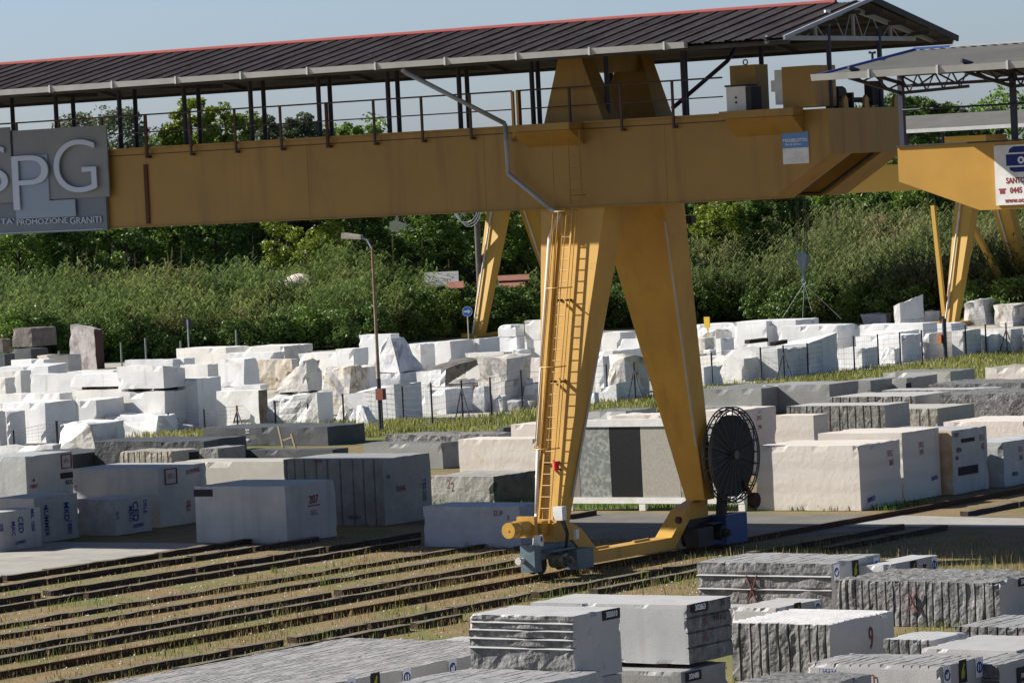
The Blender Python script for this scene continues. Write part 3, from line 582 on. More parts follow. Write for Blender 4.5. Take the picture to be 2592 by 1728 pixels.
put_fit('lettering', "SOCIETA'", -62, 552, 36, 571, YF-.17, SLT_, sign); put_fit('lettering', 'PROMOZIONE', 44, 550, 172, 570, YF-.17, SLT_, sign); put_fit('lettering', 'GRANITI', 179, 547, 256, 567, YF-.17, SLT_, sign)
mb = MB(); mb.box(-87, YF-.16, 10.0, -81.75, YF-.142, 10.02); part(mb, 'underline', SLT_, sign)
stk = empty('small_notice_sign', (-57.8, YF, 11)); tag(stk, 'small blue and white notice fixed to the yellow girder near its right end', 'sign')
mb = MB(); mb.box(-58.18, YF-.03, 10.91, -57.38, YF-.012, 11.76); part(mb, 'panel', WHT, stk)
mb = MB(); mb.box(-58.181, YF-.034, 11.33, -57.379, YF-.031, 11.765); part(mb, 'blue_header', mat('notice_blue', (.12, .26, .52), .5), stk)
put_text('lettering', 'MICHIELOTTO', .115, (-57.78, YF-.037, 11.53), X_, Z_, PC['white'], stk, bold=.003)
put_text('lettering', 'Gru & Service', .085, (-57.85, YF-.037, 11.43), X_, Z_, PC['white'], stk, bold=.001)
for (xx, zz) in ((-57.95, 11.05), (-57.6, 11.02), (-57.6, 11.2), (-57.85, 11.18)): put_text('small_print', '- - -', .07, (xx, YF-.034, zz), X_, Z_, paint('notice', (.15, .3, .6)), stk)

# ------------------------------------------------------------------ second crane (right)
Y2F, Y2B, Y2C = 92.7, 96.6, 94.65
c2 = empty('gantry_crane', (-48, Y2C, 0)); tag(c2, 'nearer yellow gantry crane end with pale grey roof at the right edge', 'gantry crane')
X2R = -30.0
for (y0, y1) in ((Y2F, Y2F+1.1), (Y2B-1.1, Y2B)):
    mb = MB(); mb.prism([(-52.42, y0, 11.18), (-52.42, y0, 10.32), (-50.16, y0, 9.52), (X2R, y0, 9.52), (X2R, y0, 11.18)], (0, y1-y0, 0)); part(mb, 'girder', YEL2 if y0 > 93 else mat('crane_yellow_mid', (.50, .28, .05), .45, var=(.43, .24, .05), scale=.8, rnd_off=False), c2)
mb = MB(); mb.box(-52.45, Y2F-.05, 11.185, X2R, Y2F+.4, 11.22); part(mb, 'walkway_edge', DKM, c2)
mb = MB(); mb.box(-52.40, Y2F+1.102, 10.4, -52.3, Y2B-1.102, 11.17); part(mb, 'end_plate', YEL2, c2)
E2, Z2E, Z2R = 4.65, 12.98, 13.62
def roof2(root, x0, x1, yc, e, ze, zr, m, per=.30, hip=.0):
    for sg in (-1, 1):
        mb = MB(); n = int((x1-x0)/per*2); vs = []
        for i in range(n+1):
            x = x0+(x1-x0)*i/n; a = .02 if i % 2 else 0; xr = x
            vs += [(x, yc+sg*e, ze+a), (max(x, x0+hip) if False else x+hip*(1-i/n), yc, zr+a)]
        mb.add(vs, [(2*i, 2*i+2, 2*i+3, 2*i+1) for i in range(n)]); part(mb, 'roof_slope', m, root)
roof2(c2, -53.15, X2R, Y2C, E2, Z2E, Z2R, LRF, hip=.3)
mb = MB(); mb.add([(-53.1, Y2C-E2+.04, Z2E-.05), (X2R, Y2C-E2+.04, Z2E-.05), (X2R, Y2C, Z2R-.06), (-52.8, Y2C, Z2R-.06), (-53.1, Y2C+E2-.04, Z2E-.05), (X2R, Y2C+E2-.04, Z2E-.05)], [(0, 1, 2, 3), (3, 2, 5, 4)]); part(mb, 'roof_lining', UND, c2)
mb = MB(); mb.bar((-53.17, Y2C-E2, Z2E+.02), (-52.86, Y2C, Z2R+.03), .05, .07); mb.bar((-52.86, Y2C, Z2R+.05), (-51.8, Y2C, Z2R+.05), .25, .05); part(mb, 'edge_trim', BLE, c2)
mb = MB(); mb.box(-51.8, Y2C-.14, Z2R+.02, X2R, Y2C+.14, Z2R+.06); part(mb, 'ridge_cap', GAL, c2)
gutter(-53.15, X2R, Y2C-E2-.03, Z2E+.03, 'gutter', GAL, c2, 1.9)
an = MB(); an.tube((-53.05, Y2C-1.9, 13.35), (-53.05, Y2C-1.9, 13.58), .035, 8); an.tube((-53.05, Y2C-2.02, 13.58), (-53.05, Y2C-1.78, 13.58), .012, 5)
for dy in (-.12, .12): an.tube((-53.05, Y2C-1.9+dy, 13.55), (-53.05, Y2C-1.9+dy, 13.61), .035, 8)
part(an, 'anemometer', DKM, c2)
p2 = [-52.45, -49.3, -46.2, -43.0, -39.8]
for x in p2:
    mb = MB(); mb.box(x-.065, Y2F+.3, 11.19, x+.065, Y2F+.43, Z2E+.2); part(mb, 'roof_post', BLU, c2)
for x in [-50.1, -47.0, -43.9]:
    mb = MB(); mb.box(x-.065, Y2B-.4, 11.19, x+.065, Y2B-.27, Z2E+.2); part(mb, 'roof_post', BLU, c2)
tm = BLU
def zig(pa, pb, za, zb, n, nm):   # lattice beam between two points
    pa = Vector(pa); pb = Vector(pb); mb = MB(); up = Vector((0, 0, zb-za))
    mb.bar(pa, pb, .06, .08); mb.bar(pa+up, pb+up, .06, .08)
    for i in range(n):
        a = pa.lerp(pb, i/n); b = pa.lerp(pb, (i+.5)/n); c = pa.lerp(pb, (i+1)/n)
        mb.tube(a+up, b, .025, 5); mb.tube(b, c+up, .025, 5)
    part(mb, nm, tm, c2)
for a, b in ((-52.45, -49.3), (-49.3, -46.2), (-46.2, -43.0)): zig((a, Y2F+.36, Z2E-.28), (b, Y2F+.36, Z2E-.28), 0, .28, 3, 'lattice_beam')
for x in (-52.45, -49.3, -46.2): zig((x, Y2C-E2+.5, Z2E-.05), (x, Y2F+.36, Z2E-.45), 0, .25, 2, 'lattice_beam'); zig((x, Y2F+.36, Z2E-.45), (x, Y2B, Z2E-.3), 0, .45, 4, 'lattice_beam')
mb = MB(); mb.tube((-52.4, Y2F+.3, 12.1), (X2R, Y2F+.3, 12.1), .03, 6); part(mb, 'handrail', BLU, c2)
ocm = empty('maker_sign', (-49, Y2F, 9.6)); tag(ocm, 'white company sign with dark blue logo and red phone number on right crane', 'sign')
x0 = -49.68
mb = MB(); mb.box(x0, Y2F-.05, 9.62, x0+2.6, Y2F-.02, 11.09); part(mb, 'panel', WHT, ocm)
NV = paint('navy', (.015, .03, .17)); DR = paint('dark_red', (.28, .03, .05))
mb = MB(); mb.box(x0+.33, Y2F-.055, 10.58, x0+2.0, Y2F-.051, 10.86); mb.prism([(x0+.40, Y2F-.051, 10.90), (x0+.44, Y2F-.051, 11.0), (x0+.55, Y2F-.051, 11.05), (x0+1.8, Y2F-.051, 11.05), (x0+1.9, Y2F-.051, 10.90)], (0, -.004, 0)); mb.prism([(x0+.40, Y2F-.051, 10.54), (x0+.44, Y2F-.051, 10.46), (x0+.55, Y2F-.051, 10.42), (x0+1.8, Y2F-.051, 10.42), (x0+1.9, Y2F-.051, 10.54)], (0, -.004, 0)); part(mb, 'logo', NV, ocm)
put_text('lettering', 'ocm', .34, (x0+.95, Y2F-.06, 10.735), X_, Z_, PC['white'], ocm, bold=.012)
put_text('lettering', 'SANTORSO (VI)', .20, (x0+.86, Y2F-.055, 10.21), X_, Z_, DR, ocm, bold=.004, sx=.8)
put_text('lettering', '0445 641', .20, (x0+.72, Y2F-.055, 9.97), X_, Z_, DR, ocm, bold=.004, sx=.85)
mb = MB(); mb.box(x0+.12, Y2F-.055, 9.90, x0+.26, Y2F-.051, 9.98); mb.box(x0+.09, Y2F-.055, 9.99, x0+.29, Y2F-.051, 10.03); part(mb, 'telephone_symbol', DR, ocm)
put_text('lettering', 'www.ocm', .17, (x0+.57, Y2F-.055, 9.73), X_, Z_, DR, ocm, bold=.004, sx=.9)

# ------------------------------------------------------------------ far crane
c3 = empty('gantry_crane', (-160, 251.5, 0)); tag(c3, 'distant yellow gantry crane at the back of the yard, legs before the reeds', 'gantry crane')
YL = mat('far_crane_yellow', (.50, .30, .06), .55)
A3 = onz(1214, 855); B3 = onz(2410, 830); Y3 = 253.6; X3L = A3.x; X3R = ony(2410, 830, Y3).x
z3b, z3t = 9.35, 11.2
mb = MB(); mb.prism([(X3L-8, Y3+2.4, z3b), (X3R+14, Y3+2.4, z3b), (X3R+14, Y3+2.4, z3t), (X3L-8, Y3+2.4, z3t)], (0, 5.6, 0)); part(mb, 'girder', YL, c3)
def leg3(x, yb, yt, w0=.75, w1=1.45):
    mb = MB(); mb.hexa([(x-w0/2, yb-.4, .1), (x+w0/2, yb-.4, .1), (x+w0/2, yb+.3, .1), (x-w0/2, yb+.3, .1), (x-w1/2, yt-.5, z3b), (x+w1/2, yt-.5, z3b), (x+w1/2, yt+.6, z3b), (x-w1/2, yt+.6, z3b)]); l = part(mb, 'leg', YL, c3)
    mb = MB(); mb.path([(x-w0/2+.15, yb-.5, .3), (x-w1/2+.5, yt-.6, z3b)], .07, 6); part(mb, 'drainpipe', WPI, l)
for x in (X3L, X3R):
    leg3(x, Y3, Y3+3.3); leg3(x, Y3+11.9, Y3+7.4)
    mb = MB(); mb.box(x-.3, Y3-.9, .02, x+.3, Y3+12.5, .3); mb.box(x-.75, Y3-1.2, .05, x-.3, Y3-.6, .4); part(mb, 'sill_beam', YL, c3)
mb = MB(); mb.bar(ony(2391, 800, Y3), ony(2362, 520, Y3), .28, .28); part(mb, 'brace', YL, c3)
mb = MB(); mb.bar(ony(2464, 576, Y3+3.5), ony(2580, 795, Y3+10.5), .35, .35); part(mb, 'brace', YL, c3)
for sg in (-1, 1):
    mb = MB(); y_e = Y3+3.3+sg*5.2; mb.add([(X3L-8, y_e, 13.4), (X3R+14, y_e, 13.4), (X3R+14, Y3+3.3, 14.5), (X3L-8, Y3+3.3, 14.5)], [(0, 1, 2, 3)]); part(mb, 'roof_slope', LRF, c3)
mb = MB(); mb.box(X3L-8, Y3-2.1, 13.25, X3R+14, Y3-1.9, 13.5); part(mb, 'gutter', GAL, c3)
for k in range(22):
    x = X3R+13-k*2.8; mb = MB(); mb.box(x-.08, Y3+1.6, z3t, x+.08, Y3+1.76, 13.5); mb.tube((x, Y3+1.7, 12.6), (x+.9, Y3+1.7, 13.4), .05, 4); mb.tube((x, Y3+1.7, 12.6), (x-.9, Y3+1.7, 13.4), .05, 4); part(mb, 'roof_post', BLU, c3)
mb = MB(); mb.tube((X3L-10, Y3+1.4, 12.0), (X3R+14, Y3+1.4, 12.0), .05, 4); mb.tube((X3L-10, Y3+1.4, 11.5), (X3R+14, Y3+1.4, 11.5), .04, 4); part(mb, 'handrail', RAIL, c3)
xt = ony(2460, 330, Y3+2).x
mb = MB(); mb.box(xt-1.6, Y3+1.0, z3t, xt+1.6, Y3+4, 12.9); part(mb, 'trolley', YL, c3)
# hook with slings
hk = ony(2033, 660, Y3+3.0); 
hook = empty('hook_block', (hk.x, hk.y, hk.z)); tag(hook, 'grey crane hook block with sling chains hanging before the reeds', 'crane hook')
mb = MB(); z = hk.z
mb.prism([(hk.x-.42, hk.y-.2, z+.45), (hk.x-.36, hk.y-.2, z+.0), (hk.x-.14, hk.y-.2, z-.65), (hk.x+.14, hk.y-.2, z-.65), (hk.x+.36, hk.y-.2, z), (hk.x+.42, hk.y-.2, z+.45), (hk.x+.25, hk.y-.2, z+.62), (hk.x-.25, hk.y-.2, z+.62)], (0, .4, 0)); mb.tube((hk.x, hk.y, z-.65), (hk.x, hk.y, z-1.3), .09, 8); mb.ring((hk.x, hk.y, z-1.5), (1, 0, 0), (0, 0, 1), .16, .05, 12)
part(mb, 'pulley_housing', TRK, hook)
mb = MB()
for dx in (-.38, -.22, .22, .38): mb.tube((hk.x+dx, hk.y, z+.5), (hk.x+dx, hk.y, z3b+.1), .028, 5)
part(mb, 'hoist_ropes', DKM, hook)
mb = MB()
for dx, dy in ((-1.3, -1), (.1, -.6), (.35, .3), (2.3, 1.0)): mb.tube((hk.x, hk.y, z-1.6), (hk.x+dx, hk.y+dy, .5+rnd.random()), .018, 5)
part(mb, 'sling_chains', GRP, hook)
# ------------------------------------------------------------------ stone blocks
import bmesh
BLK = {}
def fbm(p, o=4):
    s = 0; a = 1; t = 0
    for i in range(o): s += a*noise.noise(p*(2**i)); t += a; a *= .55
    return s/t
def lattice(W, L, h, g, gx=(), gz=(), gy=(), gw=.03):
    def ax(n0, n1, extra):
        k = max(2, int(math.ceil((n1-n0)/g))); a = list(np.linspace(n0, n1, k+1))
        for e in extra:
            if n0+.08 < e < n1-.08:
                a = [q for q in a if abs(q-e) > gw*1.6]+[e-gw, e, e+gw]
        return sorted(a)
    return ax(-W, 0, gx), ax(0, L, gy), ax(0, h, gz)
def block(t, xl, xc, xr, yt, yb, mt, label, h=1.8, z0=0.0, f='s', s='s', tp_='s', rz=0.0, ra=.05, chip=1.0, wob=0.0, tops=(0, 0, 0, 0), bots=None, taper=(1, 1, 0, 0), boulder=0.0, marks=(), gs=.26, gz=(), cat='stone block', group=None, seed=None, Lmax=9, g=None, Lmin=.4, name=None, sup=0, mats=None, geo=None, under=True):
    seed = seed if seed is not None else int(abs(xl*3+xc*7+yt*13)) % 997
    if geo: C, W, L, h = geo
    pxl, _ = tp(t, xl, 0); pxc, pyt = tp(t, xc, yt); pxr, _ = tp(t, xr, 0)
    if geo: pass
    elif yb is not None:
        _, pyb = tp(t, 0, yb); C = onz(pxc, pyb, z0)
        z1, z2 = .3, 3.0
        f1, f2 = pix(C+Vector((0, 0, z1)))[1]-pyt, pix(C+Vector((0, 0, z2)))[1]-pyt
        h = z1+(z2-z1)*f1/(f1-f2)
    else:
        C = onz(pxc, pyt, z0+h); C.z = z0
    T = C+Vector((0, 0, h)); rz = R_(rz); ex = Vector((math.cos(rz), math.sin(rz), 0)); ey = Vector((-math.sin(rz), math.cos(rz), 0))
    W0, L0 = (W, L) if geo else (0, 0)
    nl = RT*F_PIX-FW*(pxl-1296); W = (T-EYE).dot(nl)/ex.dot(nl)
    nr = RT*F_PIX-FW*(pxr-1296); L = -(T-EYE).dot(nr)/ey.dot(nr)
    W = max(.3, min(12, W)); L = max(Lmin, min(Lmax, L))
    if geo: W, L = W0, L0
    dist = (C-EYE).length
    g = g or (.09 if dist < 100 else .12 if dist < 130 else .22 if dist < 170 else .34)
    r = random.Random(seed); so_ = Vector((r.random()*90, r.random()*90, r.random()*90))
    allg = f+s+tp_
    gx = []
    if 'g' in f or 'h' in tp_:
        q = -W+.12+r.random()*.1
        while q < -.1: gx.append(q); q += gs*r.uniform(.8, 1.25)
    zs_ = list(gz)
    if 'l' in f and not zs_: zs_ = [h*q for q in (.25, .45, .62, .8)]
    gy = []
    if 'g' in s or tp_ == 'k':
        q = .15
        while q < L: gy.append(q); q += gs*r.uniform(.85, 1.2)
    gw = .022 if dist < 120 else .035
    V = []; Fc = []; mi = []
    if boulder:
        pass
    if boulder:
        n = 1; xs = np.linspace(-W, 0, n+1); ys = np.linspace(0, L, n+1); zz = np.linspace(0, h, n+1)
    else: xs, ys, zz = lattice(W, L, h, g, gx, zs_, gy, gw)
    nx, ny, nz = (0 if boulder else len(xs)), (0 if boulder else len(ys)), (0 if boulder else len(zz)); idx = {}
    rf = {'s': 0, 'r': 1, 'g': 1, 'l': 1, 'h': 2, 'k': 0, 'v': 1}
    cen = Vector((-W/2, L/2, h/2))
    def vid(i, j, k):
        key = (i, j, k)
        if key in idx: return idx[key]
        x, y, z = xs[i], ys[j], zz[k]; p = Vector((x, y, z)); q = p+so_
        if boulder:
            n_ = Vector((2*x/W+1, 2*y/L-1, 2*z/h-1)); pw = 5.0
            rr = (abs(n_.x)**pw+abs(n_.y)**pw+abs(n_.z)**pw)**(1/pw); n2 = n_/max(rr, 1e-5)
            e = 1-boulder*.12*(abs(n2.x*n2.y)+abs(n2.y*n2.z)+abs(n2.x*n2.z)) + boulder*(.17*noise.noise(n2*1.1+so_)+.10*noise.noise(n2*2.2+so_)+.05*(noise.cell(n2*2.4+so_*.3)-.5))
            c_ = boulder*.18*(noise.cell(n2*1.7+so_)-.5)
            n2 = n2*(e+c_*.35)
            p = Vector((min(.12, (n2.x-1)*W/2), (n2.y+1)*L/2, max(-.02, (n2.z+1)*h/2)))
            p.x = (n2.x-1)*W/2
        else:
            d = Vector((0, 0, 0)); nf = 0
            faces = []
            if i == 0: faces.append((Vector((-1, 0, 0)), 's'))
            if i == nx-1: faces.append((Vector((1, 0, 0)), s))
            if j == 0: faces.append((Vector((0, -1, 0)), f))
            if j == ny-1: faces.append((Vector((0, 1, 0)), 's'))
            if k == nz-1: faces.append((Vector((0, 0, 1)), tp_))
            if k == 0: faces.append((Vector((0, 0, -1)), 's'))
            for nn, ty in faces:
                rk = .38 if ty in 'hkv' else 1
                a = .006*noise.noise(q*1.7) if ty == 's' else ra*(1.5*fbm(Vector((q.x*1.6, q.y*1.6, q.z*1.2)), 2)+.8*fbm(q*5.5, 3))-.012
                a *= rk
                if ty == 'g' and nn.y < 0 and any(abs(x-e) < 1e-6 for e in gx): a = -ra*1.3-.03
                elif ty == 'g' and nn.y < 0 and any(abs(x-e) < gw*1.5 for e in gx): a *= .4; a -= .01
                if ty == 'g' and nn.x > 0 and any(abs(y-e) < 1e-6 for e in gy): a = -ra-.03
                if ty == 'h' and any(abs(x-e) < 1e-6 for e in gx) and noise.noise(Vector((x*9, y*.8, seed))) > -.12: a = -.06
                if ty == 'k' and any(abs(y-e) < 1e-6 for e in gy): a = .03
                if ty == 'v' and any(abs(z-e) < 1e-6 for e in zs_): a = -.05
                if ty == 'l' and any(abs(z-e) < 1e-6 for e in zs_): a = .05
                if ty == 'l' and any(abs(z-e-gw) < 1e-6 for e in zs_): a = -.035
                d += nn*a
            if len(faces) > 1:
                ch = max(0, noise.noise(q*2.3)+.5*noise.noise(q*6.1)-.22)*.22*chip+.006
                d += (cen-p).normalized()*ch*(1 if k > 0 else .3)
            if wob: d += noise.noise_vector(q*.9)*wob
            p = p+d
        zt = max(0, z/h); u_, v_ = (x+W)/W, y/L
        p.z += zt*(tops[0]*(1-u_)*(1-v_)+tops[1]*u_*(1-v_)+tops[2]*u_*v_+tops[3]*(1-u_)*v_)
        if bots: p.z += (1-zt)*(bots[0]*(1-u_)*(1-v_)+bots[1]*u_*(1-v_)+bots[2]*u_*v_+bots[3]*(1-u_)*v_)
        p.x = -W/2+(p.x+W/2)*(1+(taper[0]-1)*zt)+taper[2]*zt; p.y = L/2+(p.y-L/2)*(1+(taper[1]-1)*zt)+taper[3]*zt
        p = ex*p.x+ey*p.y+Vector((0, 0, p.z)); idx[key] = len(V); V.append(tuple(p)); return idx[key]
    def fc(a, ty): Fc.append(a); mi.append(rf[ty])
    for i in range(nx-1):
        for k in range(nz-1):
            fc((vid(i, 0, k), vid(i+1, 0, k), vid(i+1, 0, k+1), vid(i, 0, k+1)), 's' if ('l' in f and any(abs(zz[k]-e) < 1e-6 for e in zs_)) else f)
            fc((vid(i, ny-1, k), vid(i, ny-1, k+1), vid(i+1, ny-1, k+1), vid(i+1, ny-1, k)), 's')
        for j in range(ny-1):
            fc((vid(i, j, nz-1), vid(i+1, j, nz-1), vid(i+1, j+1, nz-1), vid(i, j+1, nz-1)), tp_)
            fc((vid(i, j, 0), vid(i, j+1, 0), vid(i+1, j+1, 0), vid(i+1, j, 0)), 's')
    for j in range(ny-1):
        for k in range(nz-1):
            fc((vid(nx-1, j, k), vid(nx-1, j+1, k), vid(nx-1, j+1, k+1), vid(nx-1, j, k+1)), s)
            fc((vid(0, j, k), vid(0, j, k+1), vid(0, j+1, k+1), vid(0, j+1, k)), 's')
    if boulder:   # broken stone: hull of scattered points, then roughened
        bm = bmesh.new()
        for sx_ in (-1, 1):
            for sy_ in (-1, 1):
                for sz_ in (-1, 1):
                    for q in range(2 if sz_ > 0 else 1):
                        j = [1-r.random()**1.4*(.50 if sz_ > 0 else .28)*boulder for _ in range(3)]
                        x, y, z = sx_*j[0], sy_*j[1], sz_*j[2] if sz_ > 0 else -1.02
                        zt = max(0, (z+1)/2); P_ = Vector(((x-1)*W/2, (y+1)*L/2, (z+1)*h/2)); u_, v_ = (x+1)/2, (y+1)/2
                        P_.x = -W/2+(P_.x+W/2)*(1+(taper[0]-1)*zt)+taper[2]*zt; P_.y = L/2+(P_.y-L/2)*(1+(taper[1]-1)*zt)+taper[3]*zt
                        P_.z += zt*(tops[0]*(1-u_)*(1-v_)+tops[1]*u_*(1-v_)+tops[2]*u_*v_+tops[3]*(1-u_)*v_)
                        bm.verts.new(P_)
        for q in range(5): bm.verts.new(Vector((-W/2+W*.49*(r.random()*2-1), L/2+L*.49*(r.random()*2-1), h*r.uniform(.75, 1.0)*(1 if taper[0] > .6 else .8))))
        res = bmesh.ops.convex_hull(bm, input=bm.verts); bmesh.ops.delete(bm, geom=[g_ for g_ in res['geom_interior'] if isinstance(g_, bmesh.types.BMVert)], context='VERTS')
        bmesh.ops.subdivide_edges(bm, edges=bm.edges[:], cuts=3, use_grid_fill=True); bmesh.ops.triangulate(bm, faces=bm.faces[:])
        sc_ = min(W, L, h); bm.normal_update()
        for v_ in bm.verts: v_.co += v_.normal*sc_*(.10*noise.noise(v_.co*1.1+so_)+.055*noise.noise(v_.co*3.1+so_)+.03*noise.noise(v_.co*7+so_))
        bm.verts.index_update(); V = [tuple(v_.co) for v_ in bm.verts]; Fc = [tuple(q.index for q in f_.verts) for f_ in bm.faces]; bm.free()
    nm = name or ('boulder' if boulder else cat.replace(' ', '_'))
    me = bpy.data.meshes.new(nm); me.from_pydata(V, [], Fc); ms = mats or ST[mt]; me.materials.append(ms[0]); me.materials.append(ms[1]); me.materials.append(GTOP); me.polygons.foreach_set('material_index', mi if not boulder else [(1 if noise.noise(Vector(V[q[0]])*.9+so_) > .1 else 0) for q in Fc]); me.update()
    o = bpy.data.objects.new(nm, me); col.objects.link(o); o.location = C
    tag(o, label, 'boulder' if boulder else cat, group)
    rr_ = {'s': .014, 'r': ra*.7+.008, 'g': ra*.9, 'l': ra*.9, 'h': .05, 'v': .035}
    for mk in marks:
        face, a, b, size, txt, cl = mk[:6]; rot = mk[6] if len(mk) > 6 else 0; kw = mk[7] if len(mk) > 7 else {}
        if face == 'f': P = ex*(-W*(1-a))-ey*rr_[f]+Vector((0, 0, h*b)); X = ex
        else: P = ey*(L*a)+ex*rr_[s]+Vector((0, 0, h*b)); X = ey
        N = X.cross(Vector((0, 0, 1)))
        if txt[:1] == '#':   # plates and shapes: '#rect:w:h' etc.
            kind, *pa = txt[1:].split(':'); pa = [float(q) for q in pa]; mb = MB(); c_, s_ = math.cos(R_(rot)), math.sin(R_(rot))
            def pt(u, v, e=0): 
                u, v = u*c_-v*s_, u*s_+v*c_; return P+X*u+Vector((0, 0, v))+N*e
            if kind == 'rect': w2, h2 = pa[0]/2, pa[1]/2; mb.prism([pt(-w2, -h2), pt(w2, -h2), pt(w2, h2), pt(-w2, h2)], N*.004)
            elif kind == 'frame':
                w2, h2 = pa[0]/2, pa[1]/2; tks = [pt(-w2, -h2), pt(w2, -h2), pt(w2, h2), pt(-w2, h2)]
                for q in range(4): mb.bar(tks[q], tks[(q+1) % 4], .035, .035)
            elif kind == 'cross':
                mb.bar(pt(-pa[0]/2, -pa[1]/2), pt(pa[0]/2, pa[1]/2), .04, .03); mb.bar(pt(-pa[0]/2, pa[1]/2), pt(pa[0]/2, -pa[1]/2), .04, .03)
            elif kind == 'line': mb.bar(pt(-pa[0]/2, 0), pt(pa[0]/2, 0), .03, .03)
            elif kind == 'sticker':   # white card, blue ring emblem; black card, yellow figure
                mb.prism([pt(-.14, -.19), pt(.14, -.19), pt(.14, .19), pt(-.14, .19)], N*.004)
                st_ = mb.build('sticker', PC['white'], None); st_.parent = o; e = MB(); cc = pt(0, 0, .006)
                e.ring(cc, X, (0, 0, 1), .095, .016, 20, (.9, 2*math.pi+ (.3 if pa and pa[0] else .9))); 
                if pa and pa[0]: e.path([pt(-.07, .07, .006), pt(-.02, .02, .006), pt(.02, .09, .006), pt(.07, .05, .006)], .014, 5)
                else: e.bar(pt(0, -.09, .006), pt(0, .09, .006), .025, .02)
                eo = e.build('emblem', PC['blue'], None); eo.parent = st_; continue
            elif kind == 'badge':
                mb.prism([pt(-.15, -.22), pt(.15, -.22), pt(.15, .22), pt(-.15, .22)], N*.004)
                st_ = mb.build('sticker', PC['black'], None); st_.parent = o; e = MB()
                e.prism([pt(-.08, -.14, .005), pt(.03, -.13, .005), pt(.07, -.02, .005), pt(.03, .05, .005), pt(.07, .13, .005), pt(.03, .17, .005), pt(-.02, .07, .005), pt(-.07, -.0, .005)], N*.003)
                eo = e.build('emblem', paint('yellow_green', (.30, .32, .03)), None); eo.parent = st_; continue
            po = mb.build('painted_mark', PC[cl], None); po.parent = o; continue
        me2 = text_mesh(txt, size*.80, kw.get('bold', .002), kw.get('shear', 0)).copy(); me2.materials.clear(); me2.materials.append(PC[cl])
        M = Matrix((X, Vector((0, 0, 1)), N)).transposed().to_4x4() @ Matrix.Rotation(R_(rot), 4, 'Z') @ Matrix.Diagonal((kw.get('sx', .85), 1, 1, 1)); me2.transform(M)
        mo = bpy.data.objects.new('painted_number' if any(ch.isdigit() for ch in txt) else 'painted_lettering', me2); col.objects.link(mo); mo.parent = o; mo.location = P+N*.009
    if sup:   # dark timbers under a raised block
        for q, wh_ in ((.2, 'right'), (.75, 'left')):
            mb = MB(); c_ = C-ex*W*q
            mb.box(c_.x-.15, c_.y+.1, C.z-sup, c_.x+.15, c_.y+L-.1, C.z-.005); b = mb.build('support_timber', SLP, None, loc=(c_.x, c_.y, C.z-sup)); tag(b, None, 'timber', 'dark timbers wedged between stacked blocks'); b['label'] = wh_+' dark timber under the '+' '.join(label.replace(' on dark timbers', '').replace(' on dark timber', '').split()[:9])
    if z0 > .3 and under:
        C2 = C.copy()+ex*.04-ey*.02; C2.z = 0
        block('N', 0, 0, 0, 0, None, mt, 'supporting stone directly under the '+' '.join(label.replace(' on dark timbers', '').replace(' on dark timber', '').split()[:10]), geo=(C2, W*.97, L*.95, z0-sup-.01), wob=.04, chip=1.5, rz=math.degrees(rz), group='supporting stones under raised blocks', seed=seed+3, mats=mats if mt in ('br',) else None)
    BLK[label] = (o, C, W, L, h)
    return o
WM = 'white marble blocks stored in the yard behind the wire fence'
def wb(t, xl, xc, xr, yt, yb, label, **k):
    k.setdefault('group', WM); k.setdefault('wob', .025); k.setdefault('chip', 1.6); m = k.pop('m', 'wh'); return block(t, xl, xc, xr, yt, yb, m, label, **k)
# ---- foreground granite (bottom right)
FG = 'grey granite blocks in the near stack at bottom right'
block('E', 868, 1618, 1918, 1107, 1560, 'gg', z0=1.0, label='granite block numbered 303010 with bright horizontal ledges on its split face', f='l', gz=(.16, .62, .80, .97, 1.12), ra=.07, marks=[('s', .80, .92, .16, '#rect:.62:.20', 'black'), ('s', .80, .92, .2, '303010', 'white', 0, dict(bold=.004))], group=FG)
block('E', 1300, 2402, 2687, 1030, 1440, 'gg', 'smooth granite block numbered 302863 resting on a lower block', h=1.35, z0=.95, under=False, rz=1, s='v', gz=(.32, .62, .92), marks=[('s', .25, .93, .15, '#rect:.62:.19', 'black'), ('s', .25, .93, .2, '302863', 'white', 0, dict(bold=.004)), ('s', .38, .68, .4, 'K', 'dred', 0, dict(bold=0)), ('s', .68, .70, .3, 'FAVO', 'black', 0, dict(bold=0)), ('s', .36, .42, .35, 'K', 'dred', 0, dict(bold=0)), ('s', .75, .93, .25, '75', 'black'), ('f', .32, .62, .22, '111', 'faint')], group=FG, sup=.08)
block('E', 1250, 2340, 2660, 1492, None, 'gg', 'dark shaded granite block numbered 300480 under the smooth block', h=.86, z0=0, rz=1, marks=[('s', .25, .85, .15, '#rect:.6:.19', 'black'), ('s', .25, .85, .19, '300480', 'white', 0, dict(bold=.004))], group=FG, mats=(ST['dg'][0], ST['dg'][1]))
block('G', 92, 1035, 1362, 745, 1110, 'gg', 'split granite block with red X, two bright ledges and four stickers', f='l', gz=(.62, .95), tp_='h', gs=.3, ra=.05, marks=[('s', .10, .82, 0, '#sticker:1', 'white'), ('s', .48, .80, 0, '#badge', 'black'), ('s', .90, .80, 0, '#sticker:0', 'white'), ('f', .42, .48, 0, '#cross:.3:.7', 'dred')], group=FG)
block('G', 1200, 1382, 1757, 760, None, 'gg', 'pale topped granite block with stickers behind the drilled block', h=1.1, marks=[('s', .16, .80, 0, '#sticker:1', 'white'), ('s', .54, .78, 0, '#badge', 'black'), ('s', .92, .80, 0, '#sticker:0', 'white'), ('s', .74, .76, 0, '#cross:.12:.2', 'red')], group=FG)
